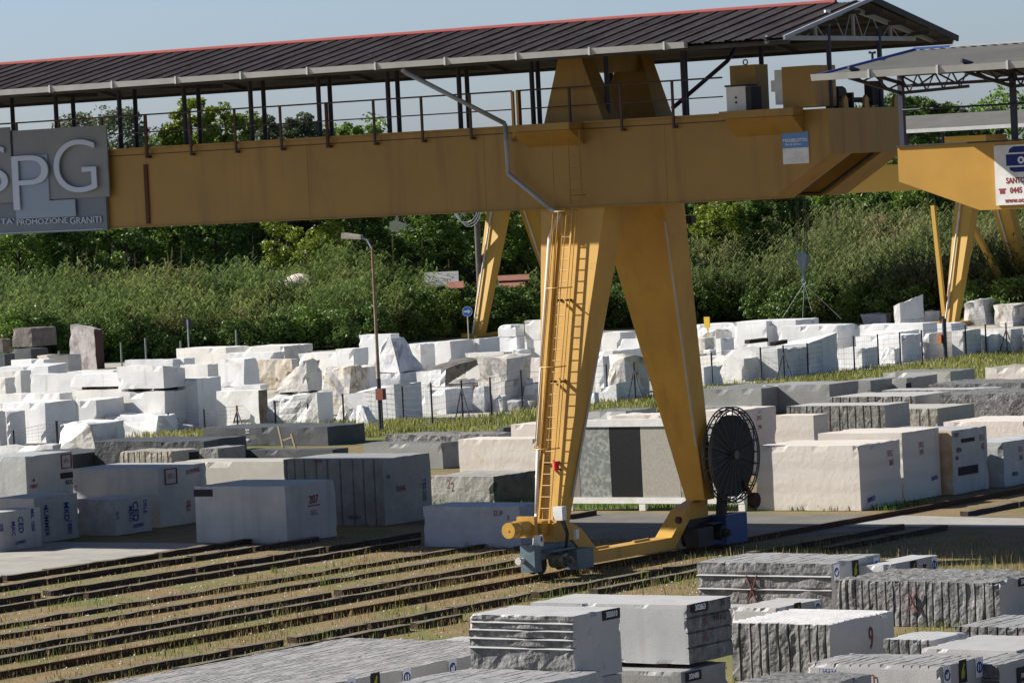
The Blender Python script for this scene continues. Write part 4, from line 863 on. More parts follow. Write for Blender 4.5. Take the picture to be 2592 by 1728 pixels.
block('G', 1050, 2190, 2560, 872, 1190, 'gg', 'long granite block numbered 300857 with vertical drill grooves and red X', f='g', tp_='r', ra=.055, gs=.21, marks=[('s', .45, .90, .16, '#rect:.6:.2', 'black'), ('s', .45, .90, .2, '300857', 'white', 0, dict(bold=.004)), ('f', .48, .55, 0, '#cross:.25:.5', 'dred')], group=FG)
block('G', 335, 642, 962, 1052, None, 'gg', 'pale low granite slab with stickers between the split blocks', h=.95, marks=[('s', .12, .80, 0, '#sticker:1', 'white'), ('s', .45, .80, 0, '#badge', 'black'), ('s', .88, .80, 0, '#sticker:0', 'white')], group=FG)
block('G', -150, 330, 456, 1050, None, 'gg', 'low grey granite slab left of the pale stickered slab', h=.9, group=FG)
block('G', 322, 1030, 1452, 1165, 1570, 'gg', 'granite block with red 9, ridged bright top and drilled front', f='g', tp_='k', ra=.06, gs=.23, gz=(), marks=[('s', .62, .60, .85, '9', 'dred', 0, dict(bold=0, sx=.6)), ('s', .84, .94, .13, '280492', 'white', 0, dict(bold=.003))], group=FG, mats=(ST['gg'][0], ST['dg'][1]))
block('G', 1380, 1717, 1868, 1272, None, 'gg', 'bright topped granite block numbered 303004 beside the red 9 block', h=1.15, f='g', gs=.22, marks=[('s', .5, .90, .15, '303004', 'white', 0, dict(bold=.003))], group=FG, Lmin=1.5)
block('G', 1870, 2560, 2900, 1190, None, 'gg', 'drilled granite block with ridged top at the right edge', h=1.1, f='g', tp_='h', gs=.22, ra=.05, group=FG)
block('G', 850, 1775, 2070, 1452, None, 'gg', 'smooth fronted granite block with ridged top and blue number 30324', h=1.2, f='s', tp_='h', gs=.22, marks=[('f', .16, .86, .2, '130324', 'blue', 0, dict(bold=.0, shear=.2)), ('f', .50, .80, .4, 'n', 'red', 0, dict(bold=.002)), ('s', .13, .84, 0, '#sticker:1', 'white'), ('s', .50, .84, 0, '#badge', 'black'), ('s', .88, .84, 0, '#sticker:0', 'white')], group=FG, z0=.0)
block('G', 1640, 2300, 2700, 1345, None, 'gg', 'pale smooth granite top behind the ridged block', h=1.1, group=FG)
block('G', 1900, 2178, 2560, 1440, None, 'gg', 'granite block with black plate at the bottom right corner', h=1.05, f='l', gz=(.75,), tp_='h', marks=[('s', .40, .62, 0, '#rect:.45:.5', 'black'), ('s', .40, .70, .15, '300', 'white'), ('s', .40, .55, .12, 'N 1', 'white')], group=FG)
block('G', 380, 1010, 1300, 1570, None, 'gg', 'bluish granite top just inside the bottom edge below the red 9 block', h=1.25, tp_='r', ra=.03, group=FG)
block('E', 380, 1300, 1800, 1590, None, 'gg', 'grey rough topped slab at the bottom edge below block 303010', h=1.2, tp_='h', group=FG)
block('N', 205, 700, 1353, 1756, None, 'gg', 'long ridged granite block with stickers at the bottom left', h=1.15, tp_='h', gs=.15, ra=.04, Lmax=16, marks=[('s', .27, .86, 0, '#sticker:1', 'white'), ('s', .36, .84, 0, '#badge', 'black'), ('s', .48, .84, 0, '#sticker:0', 'white'), ('s', .66, .84, 0, '#sticker:1', 'white')], group=FG)
block('E', 570, 1000, 1250, 1302, None, 'gg', 'pale granite slab top peeping out left of block 303010', h=1.0, group=FG)
# ---- shaded blocks, middle left
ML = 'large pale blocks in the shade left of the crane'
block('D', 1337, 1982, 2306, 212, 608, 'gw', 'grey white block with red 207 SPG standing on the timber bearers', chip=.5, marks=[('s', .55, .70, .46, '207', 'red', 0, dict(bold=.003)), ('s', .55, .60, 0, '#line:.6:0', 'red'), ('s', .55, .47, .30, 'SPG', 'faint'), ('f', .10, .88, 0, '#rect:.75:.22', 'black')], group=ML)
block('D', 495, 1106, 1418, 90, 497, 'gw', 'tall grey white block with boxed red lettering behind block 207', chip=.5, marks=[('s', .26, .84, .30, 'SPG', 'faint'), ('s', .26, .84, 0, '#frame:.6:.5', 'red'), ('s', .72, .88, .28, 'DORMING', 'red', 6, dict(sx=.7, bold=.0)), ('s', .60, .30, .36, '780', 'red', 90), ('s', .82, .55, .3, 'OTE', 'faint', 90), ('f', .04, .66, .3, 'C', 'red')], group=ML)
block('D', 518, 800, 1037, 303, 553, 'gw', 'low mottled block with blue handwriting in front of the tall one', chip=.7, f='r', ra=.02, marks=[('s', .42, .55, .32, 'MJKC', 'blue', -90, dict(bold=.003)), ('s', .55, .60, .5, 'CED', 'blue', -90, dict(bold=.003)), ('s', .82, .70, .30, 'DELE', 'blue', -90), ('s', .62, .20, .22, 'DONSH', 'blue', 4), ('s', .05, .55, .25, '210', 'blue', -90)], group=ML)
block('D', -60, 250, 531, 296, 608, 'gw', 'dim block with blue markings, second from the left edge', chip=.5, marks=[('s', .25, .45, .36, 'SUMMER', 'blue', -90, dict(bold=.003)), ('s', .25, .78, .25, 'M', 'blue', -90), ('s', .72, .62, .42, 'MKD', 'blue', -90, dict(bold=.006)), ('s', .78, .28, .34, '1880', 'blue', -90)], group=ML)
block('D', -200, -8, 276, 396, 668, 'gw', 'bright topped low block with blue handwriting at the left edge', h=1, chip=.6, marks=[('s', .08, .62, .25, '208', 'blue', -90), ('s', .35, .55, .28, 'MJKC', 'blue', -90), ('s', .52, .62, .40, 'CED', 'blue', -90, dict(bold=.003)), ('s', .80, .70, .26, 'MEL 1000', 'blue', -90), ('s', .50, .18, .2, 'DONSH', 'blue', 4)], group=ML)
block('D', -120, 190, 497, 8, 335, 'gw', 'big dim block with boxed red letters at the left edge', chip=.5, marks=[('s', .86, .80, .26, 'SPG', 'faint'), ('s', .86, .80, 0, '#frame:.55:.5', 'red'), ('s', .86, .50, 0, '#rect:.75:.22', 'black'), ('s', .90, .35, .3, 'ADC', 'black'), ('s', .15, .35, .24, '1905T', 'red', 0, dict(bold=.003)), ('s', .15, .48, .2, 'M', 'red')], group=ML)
block('D', 1200, 2010, 2200, 42, None, 'bg', 'sunlit cream grey block between the two large shaded blocks', h=1.7, group=ML, Lmin=1.6)
block('N', 716, 976, 1088, 1161, 1330, 'dg', 'largest dim block with bluish top, fluted front and blue number', chip=.4, f='g', gs=.42, ra=.02, mats=(ST['dg'][0], mat('fluted_granite', (.27, .27, .25), .8, var=(.19, .20, .185), scale=2.2, bump=.4)), marks=[('s', .10, .72, .2, '207', 'blue'), ('s', .35, .52, .32, '31545', 'red', 0, dict(bold=.001)), ('s', .84, .46, .32, 'TBS/200', 'blue', -90, dict(bold=.001)), ('f', .35, .97, .2, 'TESTA', 'red'), ('f', .70, .12, .2, '300539-1', 'blue')], group=ML)
block('E', 598, 1056, 1345, 143, 352, 'gn', 'layered grey block with red 2 and dark green side face', h=1.6, f='r', tp_='r', ra=.03, marks=[('f', .32, .72, .55, '2', 'red', 0, dict(bold=-.002)), ('f', .80, .14, .16, 'Marcolini', 'blue')], group=ML)
block('E', 562, 1240, 1420, 352, 636, 'bl', 'blue grey block with red DP 3 beside the crane leg', chip=.4, marks=[('f', .78, .83, .30, 'D P', 'red', 0, dict(bold=0)), ('f', .88, .72, .24, '3', 'red')], group=ML)
# dark granite row
block('A', 640, 1400, 1700, 1470, None, 'dk', 'long dark granite block with white number behind the shaded blocks', h=1.5, f='r', ra=.04, wob=.06, marks=[('f', .88, .72, .3, 'N', 'white')])
block('A', 1400, 2262, 2512, 1372, 1500, 'dk', 'dark granite block with white 51 6 beside the wooden ladder', wob=.05, marks=[('f', .36, .80, .35, '51', 'white', -90), ('f', .36, .35, .35, '6', 'white', -90)])
block('A', -60, 430, 825, 1570, None, 'dk', 'low dark block behind the boxed red letter block', h=1.1, wob=.03)
block('A', 820, 1180, 1372, 1540, None, 'bg', 'cream block with black drill lines and a plate reading 29', h=1.3, f='g', gs=.25, tp_='r', ra=.03, marks=[('s', .80, .62, 0, '#rect:.6:.75', 'black'), ('s', .80, .50, .4, '29', 'white')])
block('A', 1370, 1500, 1690, 1520, None, 'dg', 'grey block with number 1 right of the plate 29 block', h=1.3, f='r', ra=.03, marks=[('s', .2, .6, .4, '1', 'white', -90)])
block('A', 1640, 2290, 2400, 1528, None, 'dk', 'low dark slab at the foot of the wooden ladder', h=1.0)
# middle strip right of and below fence
block('B', 300, 1080, 1166, 1420, None, 'gg', 'low grey slab before the grass verge left of the crane', h=.9, f='r', tp_='r', wob=.05, Lmin=1.5)
block('B', 1065, 1120, 1166, 1378, None, 'dk', 'small dark slab end beside the pale block', h=.9, Lmin=1)
block('B', 1166, 1420, 1560, 1352, None, 'cr', 'pale cream block just left of the crane ladder', h=1.5)
block('B', 150, 702, 803, 1480, 1660, 'gg', 'grey block with dark right side beneath the low slab', h=1.6, tp_='r', ra=.02, mats=(ST['dg'][0], ST['gg'][1]))
block('B', 805, 1560, 1700, 1452, None, 'cr', 'long striated cream block behind the number 2 block', h=1.9)
block('B', 1690, 1960, 2170, 1262, None, 'gg', 'grey slab seen between the crane legs above the sample wall', h=1.2, tp_='r')
block('B', 1822, 2230, 2420, 1290, None, 'cr', 'pale rough slab between the crane legs', h=1.3, tp_='r', wob=.05)
# right side granite and marble rows
RG = 'granite blocks in rows right of the crane'
block('C', 100, 540, 862, 1105, None, 'dg', 'long grey block left of the one with white 5', h=1.2, wob=.03, group=RG, tp_='r', ra=.02)
block('C', 530, 1010, 1212, 1078, None, 'dg', 'long grey block with a white chalk 5', h=1.25, marks=[('f', .12, .70, .35, '5', 'white', -90, dict(bold=-.002)), ('f', .12, .50, 0, '#line:.9:0', 'white')], group=RG)
block('C', 1130, 1293, 1481, 1052, None, 'dg', 'grey block end right of the chalk 5 block', h=1.2, group=RG)
block('C', 1440, 1542, 1755, 1036, None, 'dg', 'grey block end with black corner patch', h=1.2, marks=[('s', .05, .6, 0, '#rect:.5:.5', 'black')], group=RG)
block('C', 1380, 1845, 2026, 990, None, 'dk', 'flat dark ended block nearest the grass verge', h=1.0, group=RG, mats=(ST['gg'][0], ST['dg'][1]), tp_='r', ra=.02)
block('C', 2080, 2500, 2700, 955, None, 'bg', 'sandy beige rough block at the right edge beyond the slabs', h=1.4, tp_='r', wob=.07, group=RG, mats=(ST['cr'][0], ST['bg'][1]))
block('C', 1690, 2330, 2600, 1068, None, 'gg', 'rough grey slab at the right below the beige block', h=1.1, tp_='r', f='r', wob=.06, group=RG)
block('C', 1365, 2090, 2212, 1112, None, 'gg', 'thin grey slab above the drilled slab', h=1.0, f='r', group=RG)
block('C', 1005, 1600, 1856, 1160, None, 'gg', 'pale topped slab with dark right end and drilled edge', h=1.1, f='g', gs=.4, group=RG)
block('C', 1770, 2350, 2650, 1140, None, 'gg', 'rough ridged grey slab at the right edge', h=1.1, f='r', tp_='r', wob=.05, group=RG)
block('C', 715, 1400, 1560, 1222, 1440, 'gg', 'grey block with evenly spaced vertical drill grooves', f='g', gs=.36, ra=.03, group=RG)
block('C', 1115, 1760, 2010, 1245, 1400, 'bg', 'beige grey block with vertical drill grooves before the grey one', f='g', gs=.42, ra=.03, group=RG)
block('C', 1500, 2090, 2345, 1196, 1300, 'dg', 'grey slab with drilled end and dark polished side', f='g', gs=.35, group=RG, mats=(ST['gg'][0], ST['dg'][1]))
block('C', 1795, 2420, 2700, 1332, None, 'pk', 'pinkish white block at the right edge', h=1.8, group=RG)
block('C', 620, 900, 1000, 1292, None, 'cr', 'layered white block behind the cable reel', h=1.9, group=RG)
block('C', 60, 400, 481, 1232, None, 'dg', 'dark thin slab beyond the cable reel', h=1.5, group=RG)
SP = [('s', .50, .72, .30, 'SPG', 'red'),]
block('C', 100, 415, 640, 1258, 1705, 'pk', 'white block with red SPG 290 behind the cable reel', marks=[('s', .52, .84, .28, 'SPG', 'faint'), ('s', .52, .70, .28, '290', 'red', 0, dict(bold=0)), ('s', .15, .55, .26, 'NEI', 'blue', -90), ('s', .34, .52, 0, '#rect:.08:1.0', 'blue'), ('s', .26, .5, .2, 'L BO', 'blue', -90)], group=RG)
block('N', 1909, 2180, 2277, 1127, 1292, 'cr', 'white striated marble block with red SPG 260 nearest the rail', marks=[('s', .74, .80, .34, 'SPG', 'faint', 0, dict(sx=.7)), ('s', .76, .66, .32, '260', 'red', 0, dict(sx=.7, bold=0)), ('s', .24, .15, .26, '300823', 'blue', 8, dict(sx=.8, bold=.003))], group=RG)
block('N', 2070, 2290, 2376, 1095, 1269, 'cr', 'white marble block with red SPG 265 behind block 260', marks=[('s', .50, .78, .34, 'SPG', 'faint', 0, dict(sx=.7)), ('s', .50, .68, .30, '245', 'red', 0, dict(sx=.7, bold=0)), ('s', .82, .27, .24, '80026', 'blue', 8)], group=RG)
block('N', 2200, 2415, 2497, 1090, 1252, 'or', 'marble block with orange stained front and black band, SPG 42', f='r', ra=.012, mats=(ST['gw'][0], mat('marble_with_rust_stain', (.68, .58, .44), .65, var=(.60, .36, .16), scale=.8, contrast=(.46, .60), bump=.2)), marks=[('s', .42, .35, 0, '#rect:1.35:.28', 'black'), ('s', .45, .82, 0, '#rect:.9:.13', 'black'), ('s', .12, .92, .22, 'TITO', 'black'), ('s', .18, .68, .28, '0F54', 'black', 0, dict(sx=.7)), ('s', .12, .56, .24, '84', 'black'), ('s', .84, .82, .36, 'SPG', 'faint', 0, dict(sx=.7)), ('s', .86, .68, .36, '42', 'red', 0, dict(sx=.7, bold=0))], group=RG)
block('N', 2440, 2543, 2660, 1119, 1233, 'gw', 'grey white block end with red 265 at the right edge', marks=[('s', .35, .78, .3, 'SPG', 'faint', 0, dict(sx=.7)), ('s', .35, .60, .3, '265', 'red', 0, dict(sx=.7, bold=0)), ('s', .22, .26, .24, '80026', 'blue')], group=RG)
# ---- white marble field behind the fence (left part, near to far)
wb('A', -150, 0, 38, 1262, 1512, 'cut block end at the far left of the first marble row')
wb('A', 20, 75, 172, 1262, 1502, 'narrow marble block in the first row, second from the left frame edge', tops=(0, 0, -.05, -.05))
wb('A', -10, 322, 538, 1205, 1482, 'large marble block with rounded broken right end in the front row at left', chip=2.2)
wb('A', 480, 660, 852, 1190, None, h=1.70, label='marble block behind the low white boulder, right of the large rounded one', tops=(.0, .0, .05, .05))
wb('A', 780, 852, 1034, 1120, None, h=1.70, label='squared marble block under the raised slab at left', f='s')
wb('A', 1034, 1105, 1250, 1150, None, 'dim rounded marble block in the gap beside the tall one', h=1.70, chip=2.5)
wb('A', 1180, 1375, 1522, 1040, 1395, 'tallest squared marble block, lit front and shaded side, left of the centre')
wb('A', 1450, 1528, 1583, 1030, None, 'small marble block end behind the tallest squared one', h=1.70)
wb('A', 480, 833, 1020, 1008, 1093, 'long thin marble slab raised on dark timbers', z0=2.2, sup=.12, wob=.01, chip=.5)
wb('A', 805, 1130, 1272, 950, 1106, 'big marble block with clipped corner raised on dark timber', z0=2.1, sup=.14, tops=(0, 0, -.2, 0))
wb('A', -20, 410, 548, 1140, None, 'wide flat topped marble block near the left edge', h=1.70, tp_='r', ra=.03)
wb('A', 548, 620, 782, 1130, None, 'small marble block between the flat topped block and the squared one', h=1.70)
wb('A', 205, 722, 782, 1000, None, 'long marble block with a brown smear on top at left', h=1.70)
wb('A', -30, 140, 216, 984, None, 'marble block with sloping shaded end at the left edge', h=1.70)
wb('A', -60, 35, 106, 1035, None, 'low marble block end touching the left edge', h=1.70)
wb('A', -10, 330, 466, 955, None, 'marble block left of the leaning brown slab', h=1.70, tops=(0, .0, .12, .1))
wb('A', 75, 300, 380, 908, None, 'thin marble slab behind the block left of the leaning slab', h=1.70)
wb('A', 255, 470, 560, 876, None, 'yellowish white slab in front of the dark stacked blocks', h=1.70, m='cr')
wb('A', 465, 780, 860, 985, None, 'flat white slab at the foot of the leaning slab', h=1.5)
wb('A', 860, 1192, 1240, 905, None, 'long marble block in the back row left of the round sign pole', h=1.70)
wb('A', 1190, 1266, 1342, 900, None, 'short marble block end in the back row below the round sign', h=1.70)
wb('A', 1213, 1556, 1712, 826, None, 'longest marble block of the back row, in front of the reeds', h=1.70)
wb('A', 1680, 1960, 2155, 815, None, 'marble block with brown broken end in the back row', h=1.70, s='r')
wb('A', 1555, 1890, 1966, 858, None, 'low marble block before the longest one of the back row', h=1.7, s='r')
wb('A', 1240, 1430, 1502, 942, None, 'marble block with notched shaded end left of the wedge shaped one', h=1.70)
wb('A', 1506, 1680, 1785, 904, 1095, 'marble block with wedge shaped grey side, raised at centre left', z0=1.6, taper=(1, .8, 0, 0))
wb('A', 1770, 2010, 2060, 905, None, 'rough edged marble block left of the sloping boulder', h=1.70, f='r', m='bo')
wb('A', 2050, 2420, 2520, 860, None, 'plain marble block in the back row right of the broken end', h=1.70)
block('A', 1868, 2120, 2216, 905, 1132, 'bo', 'sloping rough boulder with brown crust raised on dark timber', z0=1.4, taper=(.55, .9, .45, 0), tops=(-.7, 0, 0, -.7), tp_='r', ra=.12, wob=.12, chip=3, sup=.1, cat='boulder')
wb('A', 1615, 1790, 1842, 1082, 1122, 'small broken marble slab raised beside the yellowed block', z0=1.5, tp_='r', wob=.1)
wb('A', 1490, 1795, 1842, 1120, 1396, 'tall block with yellowed right half and dark brown side', m='cr', mats=(mat('half_yellowed_marble', (.78, .77, .74), .6, var=(.62, .53, .40), scale=.35, contrast=(.45, .6), bump=.2), mat('brown_rind', (.16, .10, .07), .8, var=(.28, .22, .17), scale=2, bump=.5)), s='r', ra=.02)
wb('A', 1800, 2195, 2292, 1150, 1362, 'broad lumpy marble block right of the yellowed block', f='r', tp_='r', ra=.1, tops=(-.25, .1, .1, -.1), m='wh')
block('A', 2200, 2420, 2560, 960, 1225, 'bo', 'rounded marble lump with brown cracks left of the lamp post', boulder=1.0, Lmin=2)
block('A', 690, 1080, 1240, 1285, 1432, 'gb', 'low white boulder with hollow cut face behind the fence', boulder=.8, Lmin=2, mats=ST['wh'])
block('A', 365, 640, 705, 1340, 1520, 'gb', 'smooth sloping white boulder by the thick fence post', boulder=1.0, Lmin=2.5, mats=ST['wh'])
wb('A', -40, 360, 432, 1500, None, 'low flat white slab near the left fence posts', h=.7, tp_='r', wob=.08)
wb('A', 1225, 1300, 1340, 1365, 1412, 'small white rubble stone beside the tallest block', wob=.12, chip=3)
block('A', 465, 670, 722, 690, 975, 'br', 'tall upright brown veined marble slab leaning at the left', Lmin=.5, Lmax=.8, tops=(.25, -.1, -.1, .25), wob=.06, taper=(.86, 1, .05, 0), h=1.95, mats=(mat('brown_veined_slab', (.42, .39, .38), .7, var=(.20, .17, .17), scale=.9, contrast=(.45, .62), bump=.4), mat('reddish_dark_slab_edge', (.08, .045, .04), .8)), s='r', ra=.02, rz=-4)
DB = 'dark weathered blocks stacked at the far left'
block('A', 78, 222, 386, 692, 820, 'br', 'brown weathered block on top of the dark stack at far left', z0=2.35, under=False, group=DB)
block('A', 70, 212, 332, 836, None, 'br', 'dark weathered block at the bottom of the far left stack', h=1.70, group=DB, mats=(ST['dk'][0], ST['dk'][1]))
block('A', -60, 20, 79, 768, 860, 'br', 'dark brown block at the left edge of the far left stack', z0=2.0, under=False, group=DB)
block('A', -80, 30, 100, 872, None, 'dk', 'black stained block under the left edge block', h=1.70, group=DB)
# centre
wb('B', 118, 340, 398, 733, None, 'marble block standing highest behind the lamp post', h=1.95)
wb('B', -40, 80, 186, 834, None, 'marble block with shaded side left of the peaked boulder', h=1.95)
block('B', 140, 400, 540, 760, 1000, 'gb', 'tall peaked grey veined boulder behind the lamp post', boulder=.9, taper=(.3, .5, .0, 0), Lmin=2.5, z0=1.0)
block('B', 100, 360, 428, 945, 1080, 'bo', 'dark brown crusted boulder under the peaked boulder', boulder=1.0, Lmin=2)
wb('B', -60, 25, 236, 975, 1215, 'bluish shaded marble block left of the lamp post foot', m='wh', chip=2.5)
wb('B', 40, 375, 550, 1082, 1338, 'big marble block with sloping left shoulder right of the lamp post', tops=(-.45, 0, 0, -.2))
block('B', -60, 60, 112, 1222, 1340, 'gb', 'small pyramid shaped white rock left of the lamp post', boulder=.8, taper=(.3, .5, 0, 0), mats=ST['wh'])
block('B', 85, 200, 268, 1225, 1378, 'gb', 'small slanting white rock at the lamp post foot', boulder=.8, taper=(.5, .6, -.3, 0), mats=ST['wh'])
wb('B', 448, 542, 705, 800, None, 'low marble block right of the peaked boulder, back row', h=1.70)
wb('B', 640, 750, 916, 782, None, 'long marble block below the round blue sign', h=1.95)
block('B', 478, 640, 712, 832, 960, 'gb', 'smooth white boulder before the back row', boulder=.9, mats=ST['wh'], Lmin=2)
wb('B', 580, 835, 918, 812, 935, 'squared marble block behind the leaning dark slab')
block('B', 498, 590, 636, 884, 970, 'bo', 'small brown crusted rock left of the leaning slab', boulder=1.0, Lmin=1.5)
block('B', 515, 715, 962, 965, 1090, 'bo', 'flat slab leaning up to the right with dark weathered top', z0=1.0, h=1.2, tops=(-.15, 0, .35, .2), bots=(0, 0, .95, .8), tp_='r', s='r', ra=.06, wob=.1, chip=2.5, mats=(ST['wh'][0], ST['br'][1]), Lmax=4, cat='boulder')
block('B', 925, 1120, 1322, 888, 1060, 'bo', 'big tan and white veined boulder right of the leaning slab', boulder=1.0, z0=1.2, Lmin=2.5)
wb('B', 612, 820, 918, 1045, 1115, 'marble slab carrying the leaning dark topped slab', z0=.5, wob=.08)
wb('B', 540, 722, 908, 1115, 1283, 'pair of joined marble faces behind the braced fence post', m='wh')
block('B', 895, 990, 1050, 1090, 1272, 'gb', 'grey veined rock right of the braced fence post', boulder=1.0)
block('B', 1030, 1118, 1142, 1150, 1268, 'gb', 'dark faced pointed rock in the grass edge', boulder=.9, taper=(.6, .6, .2, 0))
block('B', 1120, 1200, 1240, 1070, 1200, 'bo', 'brown edged rock below the tan boulder', boulder=1.0)
block('B', 1240, 1370, 1450, 1065, 1215, 'gb', 'white rubble rock behind the crane downpipe', boulder=1.0, mats=ST['wh'])
block('B', 905, 1100, 1190, 1040, 1110, 'bo', 'flat broken marble piece under the tan boulder', boulder=.8, z0=.4)
wb('B', 916, 948, 1255, 765, None, 'marble block showing a long shaded side left of the crane leg', h=1.95, chip=2.5, Lmax=12)
wb('B', 1078, 1205, 1258, 668, 752, 'small cube of white marble standing high before the dark bushes', z0=2.4)
wb('B', 1262, 1400, 1440, 636, 770, 'white marble cube half hidden by the crane leg', z0=2.2)
wb('B', 1100, 1370, 1420, 790, None, 'white marble block left of the crane downpipe, back row', h=1.95)
wb('B', 850, 1120, 1184, 858, None, 'marble block with shattered left edge above the tan boulder', h=1.70, chip=3)
wb('B', 1184, 1226, 1372, 842, None, 'grey sided marble block beside the crane downpipe', h=1.70)
wb('B', 1215, 1400, 1440, 895, None, 'pinkish marble block behind the crane downpipe', h=1.95, m='pk')
wb('B', 1788, 1920, 2026, 722, None, 'grey fronted marble block between the crane legs', h=1.95, chip=2)
wb('B', 1920, 2060, 2090, 765, None, 'white block right of the grey fronted one between the legs', h=1.95)
wb('B', 1760, 1870, 2070, 850, None, 'flat marble block in the gap between the crane legs', h=1.70)
wb('B', 1740, 1800, 1960, 885, None, 'marble block left of the brown crowned boulder', h=1.95)
block('B', 1805, 1960, 2112, 880, 1175, 'bo', 'brown crowned marble boulder between the crane legs', boulder=1.0, Lmin=2.5)
wb('B', 1720, 1745, 1768, 1135, 1218, 'small white block end by the crane leg in the grass', wob=.03)
wb('B', 1750, 1900, 2060, 1075, 1200, 'wedge of white marble lying before the brown crowned boulder', tops=(-.3, 0, .1, -.3))
# right part
wb('C', 60, 426, 581, 662, 812, 'large white marble block just right of the rear crane leg')
wb('C', 340, 576, 726, 646, None, 'marble block behind the large one right of the rear leg', h=1.65, chip=2.5)
wb('C', 415, 778, 936, 637, None, 'wide flat marble block below the hanging hook', h=1.65)
block('C', 70, 230, 352, 705, 830, 'gb', 'broken white marble heap right of the rear crane leg', boulder=.9, mats=ST['wh'], Lmin=2)
block('C', 82, 160, 228, 758, 850, 'gb', 'small pointed white rock beside the rear crane leg', boulder=.8, mats=ST['wh'])
wb('C', 225, 262, 352, 765, None, 'small grey sided block below the large right block', h=1.40)
wb('C', 650, 1066, 1222, 673, None, 'marble block with ragged left end below the hook', h=1.65, chip=2)
wb('C', 60, 150, 276, 958, 1092, 'front row block nearest the rear crane leg, brownish top edge', tp_='r', m='wh')
wb('C', 88, 334, 411, 884, 1046, 'front row squared block, second right of the rear crane leg')
wb('C', 405, 428, 556, 902, 1060, 'front row block with ragged edge, third right of the rear leg', chip=3)
wb('C', 280, 662, 872, 835, 1045, 'front row block with broken crest before the braced post', tp_='r', ra=.08, chip=2.5)
wb('C', 615, 868, 1068, 800, 1012, 'front row block rising to a rounded corner at its back', tops=(0, 0, .45, .1), chip=2)
wb('C', 1055, 1237, 1348, 830, 970, 'lower front row block right of the one with the rounded corner')
wb('C', 1190, 1515, 1652, 742, 928, 'long front row block with ragged crest left of the orange meter box', chip=3)
block('C', 1335, 1460, 1520, 820, 942, 'gb', 'sharp edged white rock resting in the front row at right', boulder=.9, taper=(.6, .7, .2, 0), mats=ST['wh'])
wb('C', 1655, 1702, 1869, 730, 908, 'front row block directly behind the blue post', chip=3)
wb('C', 1850, 1936, 2053, 710, 897, 'front row block right of the blue post, notched edge', chip=2)
wb('C', 2050, 2110, 2201, 738, 880, 'narrow front row block with slanted grey side')
wb('C', 2190, 2256, 2346, 728, 866, 'front row block behind the rightmost braced post')
wb('C', 2340, 2380, 2480, 735, 862, 'last front row block cut by the right edge')
wb('C', 1890, 2260, 2346, 700, None, 'broad white top stretching behind the right front row', h=1.40)
wb('C', 1220, 1655, 1753, 660, None, 'flat white marble block before the far yellow leg', h=1.65, tp_='s')
wb('C', 1220, 1500, 1628, 716, None, 'thin marble slab with dark chipped left corner', h=1.40)
wb('C', 1452, 1500, 1660, 530, 640, 'tilted marble block standing above the others at right', z0=1.6, tops=(-.1, .1, .5, .3), h=1.8)
block('C', 1222, 1400, 1448, 592, 665, 'gb', 'low grey stone heap behind the tilted block', boulder=.9)
block('C', 1650, 1770, 1815, 570, 660, 'gb', 'grey rock left of the far yellow crane leg', boulder=.9)
block('C', 1905, 2080, 2135, 492, 668, 'gb', 'large rounded grey boulder right of the far yellow leg', boulder=.8, Lmin=3)
block('C', 2125, 2290, 2350, 522, 680, 'bo', 'brownish grey boulder at the far right before the reeds', boulder=.9, Lmin=3)
wb('C', 1745, 1850, 1960, 660, None, 'white block behind the foot of the far yellow leg', h=1.40)
for lb, (t, a, b, y0, y1) in {'dark timber lying on the broken crested block': ('C', 445, 572, 785, 800), 'short dark plank lying beside the braced post': ('C', 622, 704, 798, 815)}.items():
    P0 = onz(*tp(t, a, y1), 2.15); P1 = onz(*tp(t, b, y0), 2.15); mb = MB(); mb.bar(P0+Vector((0, 0, .1)), P1+Vector((0, 0, .1)), .3, .2); o = mb.build('timber_plank', SLP, None, loc=P0); tag(o, lb, 'timber')

hr = random.Random(41)
for hn, (t, xa_, xb_, ya_, yb_, n_, sc_) in {'below the tan boulder': ('B', 900, 1330, 1120, 1260, 13, 70), 'left of the lamp post': ('B', -250, 60, 1060, 1230, 8, 70), 'left of the leaning slab': ('B', 380, 640, 940, 1110, 8, 60), 'between the crane legs': ('B', 1730, 2060, 1020, 1180, 8, 60), 'just right of the rear crane leg': ('C', 85, 330, 800, 960, 7, 50)}.items():
    st_ = []
    for k in range(n_):
        x = hr.uniform(xa_, xb_); y = ya_+(yb_-ya_)*(k+.5)/n_; st_.append((x, y, sc_*hr.uniform(.7, 1.7), hr.uniform(.5, 1.1)*sc_, hr.choice(['gb', 'bo', 'wh', 'wh']), hr.uniform(.8, 1.1), 500+k+int(x)))
    for k, (x, y, w_, h_, mm_, bb_, sd_) in enumerate(sorted(st_)):
        block(t, x-w_, x+w_*.3, x+w_*.8, y-h_, y, mm_, '%s stone, %s from left in the heap %s' % ({'gb': 'grey veined', 'bo': 'brown stained', 'wh': 'white'}[mm_], (ORD+['twelfth', 'thirteenth'])[k], hn), boulder=bb_, Lmin=.8, Lmax=2.2, group='rubble heap '+hn, seed=sd_)
